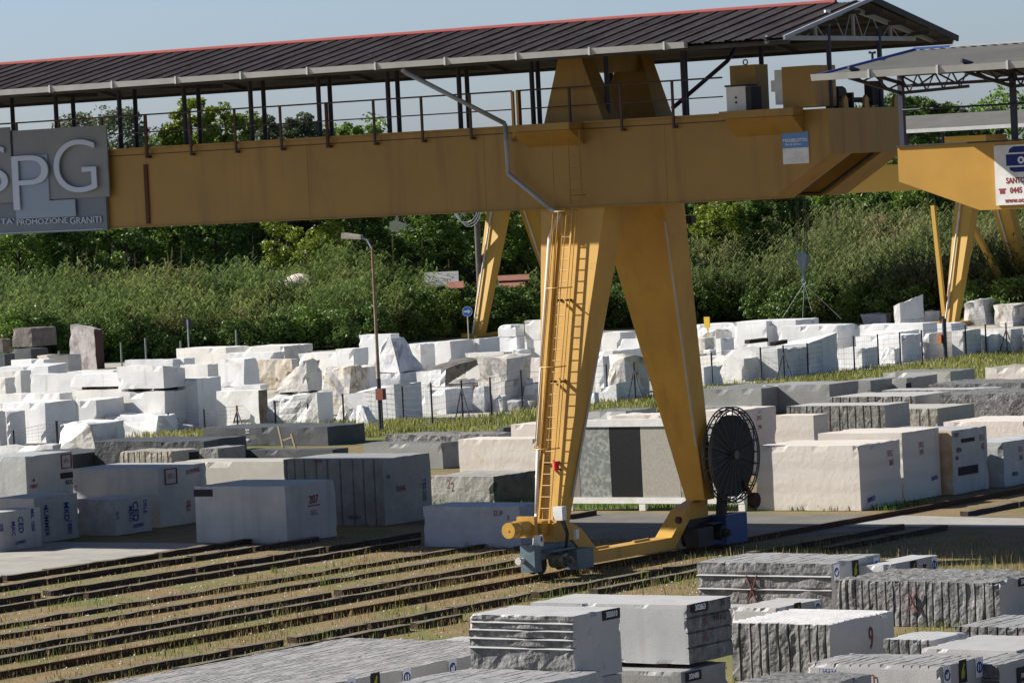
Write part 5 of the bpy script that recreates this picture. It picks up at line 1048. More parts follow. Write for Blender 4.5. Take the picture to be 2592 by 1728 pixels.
# ------------------------------------------------------------------ sample wall between the crane legs
PA = onz(*tp('E', 1600, 378)); sy = PA.y
xa = ony(1445, 1290, sy).x; xb = -71.3
zt = 0; 
ztop = ony(*tp('E', 1700, 283), sy).z; zhi = ony(*tp('B', 1850, 1345), sy).z
sw = empty('stone_sample_wall', (xa, sy, 0)); tag(sw, 'wall of polished stone sample panels in a white frame between the crane legs', 'display wall')
mb = MB(); mb.box(xa-.1, sy-.08, ztop-.22, xb+.1, sy+.08, ztop-.02); part(mb, 'bottom_rail', WHT, sw)
mb = MB(); mb.box(xa-.1, sy-.10, zhi-.12, xb+.1, sy+.10, zhi+.12); part(mb, 'top_rail', WHT, sw)
for x in (xa, onz(*tp('E', 1590, 375)).x, onz(*tp('E', 2095, 378)).x, xb):
    mb = MB(); mb.box(x-.12, sy-.07, 0, x+.12, sy+.07, ztop-.22 if x < xb-.5 else zhi); part(mb, 'post', WHT, sw)
pm = [mat('sample_brown', (.26, .235, .20), .4, var=(.2, .18, .155), scale=3), mat('sample_green_speckled', (.20, .22, .20), .35, var=(.36, .37, .34), scale=7, contrast=(.45, .6)), mat('sample_black', (.018, .018, .018), .3, var=(.03, .03, .03), scale=20), mat('sample_beige_grain', (.42, .395, .34), .4, var=(.33, .31, .265), scale=14), mat('sample_white_grey', (.5, .5, .5), .4, var=(.2, .2, .2), scale=5)]
xe = [xa-.05, ony(*tp('E', 1655, 200), sy).x-.02, ony(*tp('E', 1868, 200), sy).x, ony(*tp('E', 2080, 200), sy).x, ony(*tp('E', 2345, 200), sy).x, xb-.1]
for i in range(5):
    mb = MB(); mb.box(xe[i]+.01, sy-.05, ztop-.015, xe[i+1]-.01, sy+.03, zhi-.122); part(mb, 'sample_panel', pm[i], sw)

# ------------------------------------------------------------------ wooden ladder against the dark block
l0 = tp('A', 1960, 1600); l1 = tp('A', 1918, 1372)
Pb = onz(*tp('A', 1990, 1680)); 
yl = Pb.y
a0, a1 = ony(*tp('A', 1965, 1575), yl), ony(*tp('A', 1918, 1368), yl); b0, b1 = ony(*tp('A', 2045, 1545), yl), ony(*tp('A', 2008, 1420), yl)
wl = MB(); WD = mat('pale_wood', (.42, .34, .21), .7)
dirA = (a1-a0); wl.bar(a0-dirA*.35, a1, .08, .07); wl.bar(b0-(b1-b0)*.5, b1, .08, .07)
for f_ in (-.15, .18, .52): 
    A_ = a0+dirA*f_; B_ = b0+(b1-b0)*(f_*1.7-.05); wl.bar(A_, B_, .05, .05)
wlo = wl.build('wooden_ladder', WD, None, loc=(a0.x, a0.y, 0)); tag(wlo, 'pale wooden ladder leaning among the dark granite blocks', 'ladder')

# ------------------------------------------------------------------ lamp posts, signs, poles
def lamp(px, py, lb, pole, ztop_px=None):
    P = onz(px, py); root = empty('lamp_post', P); tag(root, lb, 'lamp post')
    ht = ony(942, 630, 152.3).z
    mb = MB(); mb.tube((P.x, P.y, 0), (P.x, P.y, ht*.30), .10, 10); part(mb, 'lower_pole', BLU, root)
    mb = MB(); mb.tube((P.x, P.y, ht*.30), (P.x, P.y, ht), .085, 10, r2=.06); part(mb, 'upper_pole', mat('rusty_pole', (.34, .27, .21), .8, var=(.22, .11, .06), scale=1.3), root)
    mb = MB(); mb.path([(P.x, P.y, ht), (P.x-.25, P.y-.02, ht+.42), (P.x-.5, P.y-.05, ht+.5)], .045, 8); arm = part(mb, 'arm', GRP, root)
    mb = MB(); q = Vector((P.x-.5, P.y-.05, ht+.52)); mb.hexa([q+Vector(v) for v in [(0, -.1, -.08), (0, .1, -.08), (-1.05, .2, .0), (-1.05, -.2, .0), (0, -.1, .12), (0, .1, .12), (-1.0, .18, .25), (-1.0, -.18, .25)]]); part(mb, 'lamp_head', mat('lamp_head_beige', (.36, .33, .26), .5, var=(.22, .20, .17), scale=3), root)
    return root, P
lr, P = lamp(965, 1098, 'rusty street lamp post with blue foot in front of the marble field', True)
mb = MB(); mb.box(P.x+.05, P.y-.35, 1.55, P.x+.45, P.y-.1, 2.05); part(mb, 'meter_box', mat('red_brown_box', (.20, .06, .04), .7), lr)
mb = MB(); mb.tube((P.x+.25, P.y-.2, 0), (P.x+.25, P.y-.2, 1.55), .04, 6); part(mb, 'box_pole', DKM, lr)
P = onz(2394, 916); lr2 = empty('steel_post', P); tag(lr2, 'short dark blue post with orange box before the far yellow leg', 'post'); mb = MB(); mb.tube((P.x, P.y, 0), (P.x, P.y, ony(2386, 806, P.y).z), .12, 10); part(mb, 'pole', BLU, lr2)
mb = MB(); mb.box(ony(2377, 860, P.y).x, P.y-.2, ony(2382, 869, P.y).z, ony(2387, 860, P.y).x, P.y-.02, ony(2382, 846, P.y).z); part(mb, 'meter_box', mat('orange_box', (.50, .17, .06), .6), lr2)
def at_depth(px, py, D): 
    d = ray(px, py); return EYE+d*(D/ (d.dot(FWH)))
sg = at_depth(1183, 788, 296); root = empty('road_sign', (sg.x, sg.y, 0)); tag(root, 'round blue road sign with white arrow on a thin post', 'road sign')
mb = MB(); mb.tube((sg.x, sg.y, 0), (sg.x, sg.y, sg.z), .04, 8); part(mb, 'post', GAL, root)
n = -FWH; rr = .36
mb = MB(); mb.tube(sg+n*.05, sg+n*.08, rr, 28); part(mb, 'rim', WHT, root)
mb = MB(); mb.tube(sg+n*.081, sg+n*.09, rr*.91, 28); disc = part(mb, 'disc', mat('sign_blue', (.02, .16, .55), .4), root)
a = RTH; u_ = Vector((0, 0, 1)); c = sg+n*.092
mb = MB(); mb.prism([c+a*x+u_*y for x, y in [(-.26, -.06), (.02, -.06), (.02, -.17), (.26, 0), (.02, .17), (.02, .06), (-.26, .06)]], n*.006); part(mb, 'arrow', WHT, disc)
sb = at_depth(475, 820, 280); root = empty('road_sign', (sb.x, sb.y, 0)); tag(root, 'round road sign seen from its dark back, before the reeds at left', 'road sign')
mb = MB(); mb.tube((sb.x, sb.y, 0), (sb.x, sb.y, sb.z+.3), .05, 8); part(mb, 'post', GRP, root)
mb = MB(); mb.tube(sb+FWH*.06, sb+FWH*.09, .36, 24); part(mb, 'disc', DKM, root)
up = at_depth(1214, 700, 312); root = MB(); root.tube((up.x, up.y, 0), (up.x, up.y, up.z+8), .26, 12, r2=.2); o = root.build('utility_pole', mat('grey_wood_pole', (.13, .125, .115), .9, var=(.08, .08, .07), scale=3), None, loc=(up.x, up.y, 0)); tag(o, 'grey utility pole rising from the bushes beside the far crane leg', 'pole')
cab = MB(); q = at_depth(1180, 560, 311)
for k in range(3):
    pts = [q+RTH*(1.0*math.cos(t_)+.12*k)+Vector((0, 0, 1.5+1.6*math.sin(t_)*(1+.1*k))) for t_ in np.linspace(math.pi*.85, math.pi*2.1, 12)]
    cab.path(pts, .035, 5)
o = cab.build('cable_loops', WHT, None, loc=q); tag(o, 'white cable loops hanging below the beam near the utility pole', 'cable')
mk_ = at_depth(1788, 800, 270); mb = MB(); mb.box(mk_.x-.2, mk_.y, mk_.z-.75, mk_.x+.2, mk_.y+.08, mk_.z-.05); mb.box(mk_.x-.03, mk_.y+.08, 0, mk_.x+.03, mk_.y+.13, mk_.z-.1); o = mb.build('marker_board', mat('marker_yellow', (.6, .4, .04), .5), None, loc=(mk_.x, mk_.y, 0)); tag(o, 'small yellow marker board behind the marble right of the rear leg', 'marker')
# rubble and sheets on the slope
def slope_obj(name, px, py, D, w, hgt, m, lb, cat, tilt=.3):
    c = at_depth(px, py, D); mb = MB(); a = RTH*w/2; b = FWH*1.2
    mb.hexa([c-a-b+Vector((0, 0, -.1)), c+a-b+Vector((0, 0, -.1)), c+a+b+Vector((0, 0, hgt)), c-a+b+Vector((0, 0, hgt)), c-a-b, c+a-b, c+a+b+Vector((0, 0, hgt+.1)), c-a+b+Vector((0, 0, hgt+.1))]); root = empty(name, (c.x, c.y, 0)); tag(root, lb, cat); part(mb, 'roof', m, root); wl_ = MB(); wl_.hexa([Vector((q.x, q.y, z_)) for z_ in (0, c.z-.1) for q in (c-a*.9-b*.9, c+a*.9-b*.9, c+a*.9+b*.9, c-a*.9+b*.9)]); part(wl_, 'wall', mat('old_shed_wall', (.06, .05, .04), .9, var=(.04, .04, .03), scale=1), root)
RT_ = mat('old_red_tiles', (.30, .12, .09), .8, var=(.20, .10, .07), scale=2)
slope_obj('shed', 1300, 708, 321, 2.4, .25, RT_, 'rusty red roof sheet among the bushes behind the far crane leg', 'shed')
slope_obj('shed', 1296, 726, 318, 2.0, .2, RT_, 'lower rusty roof sheet among the bushes behind the far crane leg', 'shed')
slope_obj('shed', 1152, 728, 318, 1.3, .35, RT_, 'small tilted red sheet left of the utility pole', 'shed')
slope_obj('shed', 2165, 566, 338, 4.6, .6, RT_, 'old red tiled shed roof overgrown by shrubs at the right', 'shed')
slope_obj('shed', 1118, 722, 320, 2.6, .9, mat('grey_shed_roof', (.20, .21, .22), .8, var=(.3, .3, .3), scale=1), 'grey sloping shed roof in the bushes left of the sign', 'shed')
def bouldercf(px, py, D, w, h_, lb):
    c = at_depth(px, py, D); bm = bmesh.new(); bmesh.ops.create_icosphere(bm, subdivisions=3, radius=1)
    for v in bm.verts: v.co *= 1+.35*noise.noise(v.co*1.3+c); v.co.x *= w/2; v.co.y *= w/3; v.co.z *= h_/2
    me = bpy.data.meshes.new('rubble_heap'); bm.to_mesh(me); bm.free(); me.materials.append(ST['pk'][1]); o = bpy.data.objects.new('rubble_heap', me); col.objects.link(o); o.location = c; o.rotation_euler.z = -TH; tag(o, lb, 'rubble heap')
bouldercf(745, 722, 322, 4.2, 1.5, 'pale rubble heap showing through the reeds left of the lamp head')

# ------------------------------------------------------------------ wire fence
FP = [('A', 98, 1520, 1395), ('A', 398, 1518, 1330), ('A', 652, 1455, 1325), ('A', 890, 1425, 1300), ('A', 1165, 1417, 1275), ('A', 1412, 1405, 1250), ('A', 1640, 1400, 1225), ('A', 1902, 1382, 1195), ('A', 2127, 1362, 1170),
      ('B', 18, 1340, 1145), ('B', 430, 1340, 1090), ('B', 630, 1375, 1070), ('B', 838, 1322, 1050), ('B', 1036, 1310, 1030), ('B', 1248, 1262, 980), ('B', 1440, 1240, 990), ('B', 1640, 1220, 960), ('B', 1836, 1195, 940), ('B', 2027, 1200, 925),
      ('C', 35, 1105, 875), ('C', 206, 1085, 860), ('C', 370, 1027, 845), ('C', 545, 1060, 825), ('C', 702, 1052, 810), ('C', 866, 1025, 795), ('C', 1030, 985, 770), ('C', 1186, 995, 745), ('C', 1352, 965, 735), ('C', 1504, 953, 720), ('C', 1655, 950, 705), ('C', 1955, 895, 670), ('C', 2094, 882, 665), ('C', 2236, 878, 655), ('C', 2400, 862, 640)]
fence = empty('wire_fence', onz(*tp('B', 18, 1340))); tag(fence, 'low wire mesh fence with dark posts along the marble yard', 'fence')
fpts = []
DKP = mat('fence_post_dark', (.035, .035, .05), .6)
for k, (t, x, yb, yt) in enumerate(FP):
    P = onz(*tp(t, x, yb)); 
    z1, z2 = .3, 3.; _, pyt = tp(t, 0, yt); f1, f2 = pix(P+Vector((0, 0, z1)))[1]-pyt, pix(P+Vector((0, 0, z2)))[1]-pyt; hh = z1+(z2-z1)*f1/(f1-f2); hh = min(4.5, hh)
    mb = MB(); r_ = .065 if k == 1 else .045; mb.tube((P.x, P.y, 0), (P.x, P.y, hh), r_, 6)
    if k in (6, 12, 18, 23, 32):
        for s_ in (-1, 1): mb.tube((P.x, P.y, hh*.8), (P.x+s_*.75, P.y-s_*.45, 0), .035, 5)
    part(mb, 'fence_post', DKP, fence); fpts.append((P, hh))
mb = MB()
for (p, h1), (q, h2) in zip(fpts, fpts[1:]):
    for f_ in (.97, .82, .67, .52, .37, .22, .1): mb.tube((p.x, p.y, h1*f_), (q.x, q.y, h2*f_), .0055 if f_ < .9 else .010, 3, caps=False)
    n_ = max(2, int((q-p).length/.35))
    for i in range(n_): a_ = p.lerp(q, i/n_); mb.tube((a_.x, a_.y, .05), (a_.x, a_.y, (h1+(h2-h1)*i/n_)*.95), .0045, 3, caps=False)
part(mb, 'wire_mesh', mat('fence_wire', (.16, .17, .18), .5), fence)
FPL = [('A', 1000, 888, 760), ('A', 1625, 800, 705), ('A', 405, 905, 850), ('A', 832, 940, 790), ('A', 1243, 860, 780)]
bf_ = empty('back_fence', at_depth(*tp('A', 1000, 888), 288)); bf_.location.z = 0; tag(bf_, 'thin pale posts of a back fence before the reeds at left', 'fence')
for (t, x, yb, yt) in FPL:
    P = at_depth(*tp(t, x, yt), 288); mb = MB(); mb.tube((P.x, P.y, 0), (P.x, P.y, P.z), .06, 6); part(mb, 'fence_post', mat('pale_fence_post', (.22, .24, .24), .6), bf_)
# ------------------------------------------------------------------ vegetation
nr = np.random.default_rng(5)
def leafquads(C, size, rng, aspect=.55, up=.35):
    """C (N,3) leaf centres -> verts, quads of randomly turned leaf blades"""
    N = len(C); a = rng.normal(size=(N, 3)); a[:, 2] = a[:, 2]*.7-.15; a /= np.linalg.norm(a, axis=1)[:, None]
    b = rng.normal(size=(N, 3)); b -= a*(a*b).sum(1)[:, None]; b /= np.linalg.norm(b, axis=1)[:, None]
    s = size*rng.uniform(.6, 1.35, N)[:, None]
    P = np.stack([C-a*s, C+b*s*aspect*.8, C+a*s, C-b*s*aspect*.8], 1)
    return P.reshape(-1, 3), np.arange(N*4).reshape(-1, 4)
def crown_pts(rng, w, h, base, nclump, per, cr, shape='round'):
    out = []
    for k in range(nclump):
        t = rng.uniform(0, 1); ang = rng.uniform(0, 2*math.pi)
        if shape == 'poplar': rad = w/2*(1-.75*t)*(.5+.5*min(1, t*5)); r = rad*math.sqrt(rng.uniform(.2, 1)); z = base+t*(h-base)
        else:
            rad = w/2*math.sin(math.pi*(.12+.80*t))**.7; r = rad*rng.uniform(.55, 1)**.7; z = base+t*(h-base)*.93
        c = np.array([r*math.cos(ang), r*math.sin(ang), z]); q = cr*rng.uniform(.6, 1.25)
        d = rng.normal(size=(per, 3)); d /= np.linalg.norm(d, axis=1)[:, None]; rr = rng.uniform(.35, 1, per)[:, None]**.5
        out.append(c+d*rr*q*np.array([1, 1, .72]))
    return np.concatenate(out)
def tree(xc, D, w, h, base, m, label, shape='round', nclump=60, per=150, size=.17, cr=None, seed=0, z0=None, group='trees behind the reeds', cat='tree', nm='tree'):
    rng = np.random.default_rng(1000+seed); P = CF(xc, D, 0); P.z = z0 if z0 is not None else emb_z(xc, D)
    root = empty(nm, P); tag(root, label, cat, group)
    cr = cr or w*.16
    C = crown_pts(rng, w, h, base, nclump, per, cr, shape); V, Q = leafquads(C, size, rng)
    o = bpy.data.objects.new('crown', np_mesh('crown', V, Q, m)); col.objects.link(o); o.parent = root
    mb = MB(); mb.tube((0, 0, -.3), (0, 0, h*.55), max(.1, w*.03), 8, r2=.08)
    for k in range(5):
        a = rng.uniform(0, 6.28); z = h*rng.uniform(.25, .5); mb.tube((0, 0, z), (math.cos(a)*w*.3, math.sin(a)*w*.3, z+h*.22), w*.012, 5, r2=.03)
    t_ = mb.build('trunk', BARK, None); t_.parent = root
    return root
def XC(px, D): return (px-1296)/F_PIX*D
def ztop(px, py, D): return at_depth(px, py, D).z
# skyline and filler trees: (px, top py, width m, D, mat, shape, label)
trees = [
 (235, 300, 5.5, 352, 3, 'round', 'tall grey green tree top above the sign at the left'),
 (315, 288, 6.0, 350, 3, 'round', 'tallest grey green tree top above the beam at left'),
 (385, 318, 5.0, 352, 3, 'round', 'grey green tree top right of the tallest left one'),
 (150, 360, 7, 345, 0, 'round', 'dark tree behind the company sign'),
 (40, 380, 7, 340, 1, 'round', 'leafy tree at the left edge behind the reeds'),
 (455, 345, 3.0, 350, 2, 'poplar', 'light green poplar, first of the row above the beam'),
 (487, 290, 2.6, 350, 2, 'poplar', 'slim light poplar rising highest left in the row'),
 (522, 284, 2.6, 352, 2, 'poplar', 'slim light poplar, tallest of the row'),
 (560, 308, 2.4, 350, 2, 'poplar', 'light poplar right of the tallest poplar'),
 (590, 300, 2.6, 352, 2, 'poplar', 'light poplar in the middle of the poplar row'),
 (625, 322, 2.4, 350, 2, 'poplar', 'short light poplar in the middle of the row'),
 (665, 320, 2.4, 352, 2, 'poplar', 'light poplar before the grey ones'),
 (700, 328, 3, 356, 3, 'poplar', 'greyish poplar near the right end of the row'),
 (745, 330, 4, 358, 3, 'poplar', 'broad greyish poplar in the row above the beam'),
 (795, 322, 3.6, 358, 3, 'poplar', 'greyish poplar second from the row end'),
 (838, 335, 3.0, 358, 3, 'poplar', 'last low greyish poplar of the row'),
 (915, 314, 2.6, 345, 1, 'round', 'round green tree top peeping over the beam at centre'),
 (968, 326, 2.0, 345, 1, 'round', 'small green tree top right of the round one'),
 (2235, 242, 2.0, 352, 3, 'round', 'narrow conifer like tree top at right above the crane end'),
 (2300, 250, 3.6, 352, 0, 'round', 'dark green tree top between the right roof posts'),
 (2355, 258, 3.4, 354, 0, 'round', 'dark green tree behind the right roof posts'),
 (2410, 272, 3.0, 354, 0, 'round', 'lower dark green tree at right beyond the posts'),
 (2455, 280, 1.6, 360, 3, 'round', 'tiny tree top over the far grey roof'),
 (2540, 283, 1.8, 362, 3, 'round', 'faint tree top near the right roof post'),
]
trees += [(px, py, 6.5, 362, mi, 'round', 'broad tree in the skyline band above the beam, %s one from the left' % nm_) for px, py, mi, nm_ in ((470, 352, 1, 'first'), (540, 350, 2, 'second'), (610, 352, 1, 'third'), (680, 346, 3, 'fourth'), (750, 345, 3, 'fifth'), (820, 348, 3, 'sixth'), (890, 350, 1, 'seventh'), (2270, 268, 0, 'eighth'), (2340, 280, 1, 'ninth'), (2420, 292, 0, 'tenth'))]
fill = [ # lower band behind the reeds, hidden by the beam above
 (60, 520, 6.5, 333, 1, 'mid green bush like tree at the far left under the beam'), (200, 500, 6, 335, 0, 'dark tree under the left end of the beam'), (330, 500, 6.5, 333, 1, 'green tree under the rust streak of the beam'),
 (450, 480, 6, 336, 1, 'green tree left of the dark gap'), (560, 500, 5.5, 334, 0, 'small leaved dark tree before the gap'), (655, 470, 5.5, 344, 0, 'very dark tree in the gap left of the bright one'),
 (790, 470, 6.5, 331, 2, 'bright yellow green tree left of the street lamp'), (905, 500, 5.5, 334, 0, 'dark glossy tree behind the street lamp head'), (1000, 480, 6, 334, 0, 'dark tree right of the street lamp head'),
 (1100, 500, 5, 332, 1, 'ivy covered tree left of the utility pole'), (1275, 470, 4.5, 330, 1, 'green tree between the far crane legs'), (1340, 470, 5, 331, 1, 'leafy green tree left of the near crane leg'), (1180, 470, 6, 338, 0, 'dark tree behind the utility pole'),
 (1450, 470, 6, 338, 0, 'dark tree hidden behind the crane ladder'), (1560, 520, 4.5, 330, 1, 'green tree seen between the near crane legs'), (1660, 470, 6, 338, 0, 'dark tree behind the rear crane leg'),
 (1765, 500, 4.5, 338, 0, 'very dark tree right of the rear crane leg'), (1835, 480, 4.5, 334, 2, 'fresh green tree right of the rear crane leg'), (1900, 470, 5.5, 336, 1, 'green tree left of the hanging hook'), (1985, 480, 5, 338, 0, 'dark tree behind the hook ropes'),
 (2070, 490, 5, 340, 1, 'light leaved tree above the tiled shed roof'), (2160, 480, 6, 343, 1, 'green tree behind the tiled shed roof'), (2250, 480, 5.5, 342, 0, 'dark tree left of the far right crane leg'), (2340, 470, 5.5, 340, 1, 'green tree behind the far right crane legs'),
 (2450, 480, 5, 340, 1, 'leafy tree behind the far right braces'), (2560, 480, 6, 338, 0, 'dark tree at the right edge behind the far crane')]
for i, (px, py, w, D, mi, shp, lb) in enumerate(trees):
    xc = XC(px, D); zb = emb_z(xc, D); zt_ = at_depth(px, py, D).z; h = zt_-zb
    w *= 1.5 if shp == 'poplar' else 1.15; h += 1.0
    tree(xc, D, w, h, h*.25, LEAF[mi], lb, shp, nclump=int(26*w/3+30), per=110, size=.17, cr=(.55 if shp == 'poplar' else w*.15), seed=i, group='tree tops above the beam')
for i, (px, py, w, D, mi, lb) in enumerate(fill):
    xc = XC(px, D); zb = emb_z(xc, D); zt_ = at_depth(px, py, D).z+.6; h = zt_-zb
    tree(xc, D, w, h, 0.0, LEAF[mi], lb, 'round', nclump=int(95*w/5), per=120, size=.15, cr=w*.13, seed=100+i, group='trees under the beam behind the reeds')
# bushes at the foot of the reeds
bush = [(20, 812, 3.2), (110, 820, 3), (330, 812, 4.0), (400, 860, 2.6), (300, 880, 2.0), (500, 850, 3.0), (600, 830, 2.6), (690, 820, 3), (780, 800, 2.6), (860, 810, 3), (940, 790, 3.2), (1010, 770, 3.2), (1080, 770, 3.4), (1160, 800, 2.6), (1262, 760, 3.6), (1330, 770, 3.2), (1420, 770, 3), (1550, 770, 3.0), (1640, 780, 3), (1765, 760, 2.6), (1840, 750, 3.0), (1920, 760, 3.0), (2000, 750, 3.4), (2080, 740, 3.2), (2170, 750, 3), (2270, 730, 3.4), (2330, 740, 2.8), (2480, 740, 3.6), (2570, 730, 3.2), (1210, 770, 3.0), (200, 830, 3), (1062, 742, 2.6), (1148, 752, 2.4), (1258, 738, 2.6), (1322, 738, 2.4), (90, 800, 3.4)]
LANDM = [(35, 'dark stacked blocks'), (190, 'leaning brown slab'), (475, 'round sign seen from behind'), (620, 'longest white block of the back row'), (870, 'white block behind the lamp post'), (950, 'street lamp post'), (1183, 'blue arrow sign'), (1214, 'utility pole'), (1390, 'crane ladder'), (1560, 'gap between the crane legs'), (1700, 'rear crane leg'), (1790, 'yellow marker board'), (2033, 'hanging hook'), (2150, 'grey stone heap'), (2290, 'tilted white block'), (2410, 'far yellow leg'), (2560, 'brownish boulder at far right')]
_bl = {}
def bush_label(px):
    x0, nm_ = min(LANDM, key=lambda q: abs(q[0]-px)); side = 'just left of' if px < x0-12 else 'just right of' if px > x0+12 else 'behind'
    lb = 'dark green bush %s the %s' % (side, nm_); n_ = _bl.get(lb, 0); _bl[lb] = n_+1
    return lb if n_ == 0 else lb.replace('dark green bush just', 'dark green bush further').replace('dark green bush behind', 'another dark bush behind') if n_ == 1 else lb.replace('dark green bush just', 'third dark green bush')
for i, (px, py, w) in enumerate(bush):
    D = emb_front(px)-1.0+(i % 3)*.7; xc = XC(px, D); h = max(1.8, at_depth(px, py, D).z+.7)
    tree(xc, D, w, h, .0, LEAF[0 if i % 4 else 1], bush_label(px), 'round', nclump=34, per=110, size=.12, cr=w*.2, seed=300+i, z0=0, group='dark bushes at the foot of the reeds', cat='bush', nm='bush')
# reeds: one mass nobody could count
def reeds(p0, p1, m_, nm_, lb_, seed_, plumes):
    rng = np.random.default_rng(seed_); VS = []
    L = []
    pts = []
    for k in range(int(2600*(p1-p0)/2780)):      # mounds of reeds, each a fountain of arching canes, kept apart so that gaps stay dark
        px = rng.uniform(p0, p1); fr = emb_front(px); D0 = fr+.8+rng.uniform(0, 1)*23; x0 = XC(px, D0)
        if any(abs(x0-a_) < 1.9 and abs(D0-b_) < 2.6 and (x0-a_)**2+(.7*(D0-b_))**2 < 1.9**2 for a_, b_ in pts): continue
        pts.append((x0, D0)); big = rng.uniform(.55, 1.25)+.35*noise.noise(Vector((x0*.12, D0*.1, 7)))
        if 690 < px < 800 and D0 < 325: big *= .5
        if 1090 < px < 1340: big *= .55
        for q in range(int(5+5*big)):
            o = rng.normal(0, .62*big+.1, 2); xc, D = x0+o[0], D0+o[1]*.8
            hgt = (1.2+3.1*big-.6*np.hypot(*o))*rng.uniform(.85, 1.1)*(1.15 if px > 1750 else 1)
            if hgt < .9: continue
            L.append((xc, D, emb_z(xc, D), hgt, o[0]*.34/big, o[1]*.34/big))
    starts = []; dirs = []; lens = []
    for (xc, D, z, hgt, lx_, ly_) in L:
        ns = 7; lean = rng.normal(0, .12, 2)+np.array([.14+lx_, ly_])
        for s in range(ns):
            o = rng.normal(0, .38, 2); le = lean+rng.normal(0, .1, 2); hh = hgt*rng.uniform(.75, 1.1)
            nl = 12; t = np.linspace(.15, 1, nl); k = le[None, :]*(t**2)[:, None]*hh*.7
            bx = xc+o[0]+k[:, 0]; bd = D+o[1]+k[:, 1]; bz = z+t*hh
            ang = rng.uniform(0, 6.28, nl); ll = rng.uniform(.7, 1.25, nl)*(1.1-.3*t)
            starts.append(np.stack([bx, bd, bz], 1)); dirs.append(ang); lens.append(ll)
    Sx = np.concatenate(starts); A = np.concatenate(dirs); Ln = np.concatenate(lens); N = len(Sx)
    dx = np.stack([np.cos(A), np.sin(A)], 1); w = .036
    side = np.stack([-dx[:, 1], dx[:, 0]], 1)*w
    def P(f, up, wid): 
        base = Sx.copy(); base[:, 0] += dx[:, 0]*Ln*f; base[:, 1] += dx[:, 1]*Ln*f; base[:, 2] += up*Ln
        l = base.copy(); r = base.copy(); l[:, :2] += side*wid; r[:, :2] -= side*wid; l[:, 2] += .01; return l, r
    a = P(0, 0, .8); b = P(.42, .38, 1.3); c = P(.95, .02, .25)
    V = np.stack([a[0], a[1], b[1], b[0], c[1], c[0]], 1).reshape(-1, 3)
    i = np.arange(N)*6; Q = np.concatenate([np.stack([i, i+1, i+2, i+3], 1), np.stack([i+3, i+2, i+4, i+5], 1)])
    W = np.empty_like(V); W[:, 0] = FWH.x*V[:, 1]+RTH.x*V[:, 0]; W[:, 1] = FWH.y*V[:, 1]+RTH.y*V[:, 0]; W[:, 2] = V[:, 2]
    o = bpy.data.objects.new(nm_, np_mesh(nm_, W, Q, m_)); col.objects.link(o); o['kind'] = 'stuff'; tag(o, lb_, 'reeds')
    if not plumes: return
    # dry plumes and bare canes
    VS = []; QS = []
    for k in range(90):
        px = rng.uniform(-20, 2600); D = emb_front(px)+rng.uniform(8, 26); xc = XC(px, D); z = emb_z(xc, D)+2.8; h = rng.uniform(1.6, 3.2); l = rng.normal(0, .12)
        for (za, zb, w0, w1) in ((0, h*.75, .02, .018), (h*.72, h, .07, .02)):
            b = len(VS)
            for (zz, ww) in ((za, w0), (zb, w1)):
                for s in (-1, 1): p = CF(xc+l*zz+s*ww, D, z+zz); VS.append(tuple(p))
            QS.append((b, b+1, b+3, b+2))
    o = bpy.data.objects.new('dry_reed_plumes', np_mesh('dry_reed_plumes', VS, QS, STRW)); col.objects.link(o); o['kind'] = 'stuff'; tag(o, 'dry straw coloured reed plumes standing above the reeds', 'reeds')
reeds(-420, 1740, REED, 'reeds', 'thick green giant reeds covering the slope behind the yard at left', 11, True)
reeds(1700, 2950, REEDR, 'reeds', 'duller olive brown reeds covering the slope at the right', 12, False)
def woods():
    rng = np.random.default_rng(77); C = []
    for k in range(1150):
        D = rng.uniform(368, 392); xc = rng.uniform(-80, 80); px = 1296+F_PIX*xc/D
        top = (16.4 if px < 990 or px > 2230 else 14.4)+1.5*noise.noise(Vector((xc*.12, 3, 1)))+.9*noise.noise(Vector((xc*.5, 9, 1))); z = top*(1-.75*rng.uniform(0, 1)**1.5)
        d = rng.normal(size=(75, 3)); d /= np.linalg.norm(d, axis=1)[:, None]; c = CF(xc, D, z); C.append(np.array(c)+d*rng.uniform(.4, 1, 75)[:, None]*np.array([1.3, 1.3, .9]))
    V, Q = leafquads(np.concatenate(C), .24, rng); o = bpy.data.objects.new('far_woods', np_mesh('far_woods', V, Q, LEAF[1])); col.objects.link(o); o['kind'] = 'stuff'; tag(o, 'continuous green woods far behind the yard, showing above the beam', 'woods')
woods()
# grass blades
def blades(name, P, hts, m, lb, seed, wd=.008, lean=.35):
    rng = np.random.default_rng(seed); N = len(P); P = np.asarray(P, float); a = rng.uniform(0, 6.28, N); dx = np.stack([np.cos(a), np.sin(a)], 1); w = wd*rng.uniform(.7, 1.4, N)[:, None]
    sd_ = np.stack([-dx[:, 1], dx[:, 0]], 1)*w; ln = (rng.uniform(.1, 1, N)*lean)[:, None]*hts[:, None]
    def lv(f, z, ww):
        l = P.copy(); r = P.copy(); l[:, :2] += dx*ln*f+sd_*ww; r[:, :2] += dx*ln*f-sd_*ww; l[:, 2] += z*hts; r[:, 2] += z*hts; return l, r
    A, B, C_ = lv(0, 0, 1), lv(.35, .6, .8), lv(1, 1, .15)
    V = np.stack([A[0], A[1], B[1], B[0], C_[1], C_[0]], 1).reshape(-1, 3); i = np.arange(N)*6
    Q = np.concatenate([np.stack([i, i+1, i+2, i+3], 1), np.stack([i+3, i+2, i+4, i+5], 1)])
    o = bpy.data.objects.new(name, np_mesh(name, V, Q, m)); col.objects.link(o); o['kind'] = 'stuff'; tag(o, lb, 'grass')
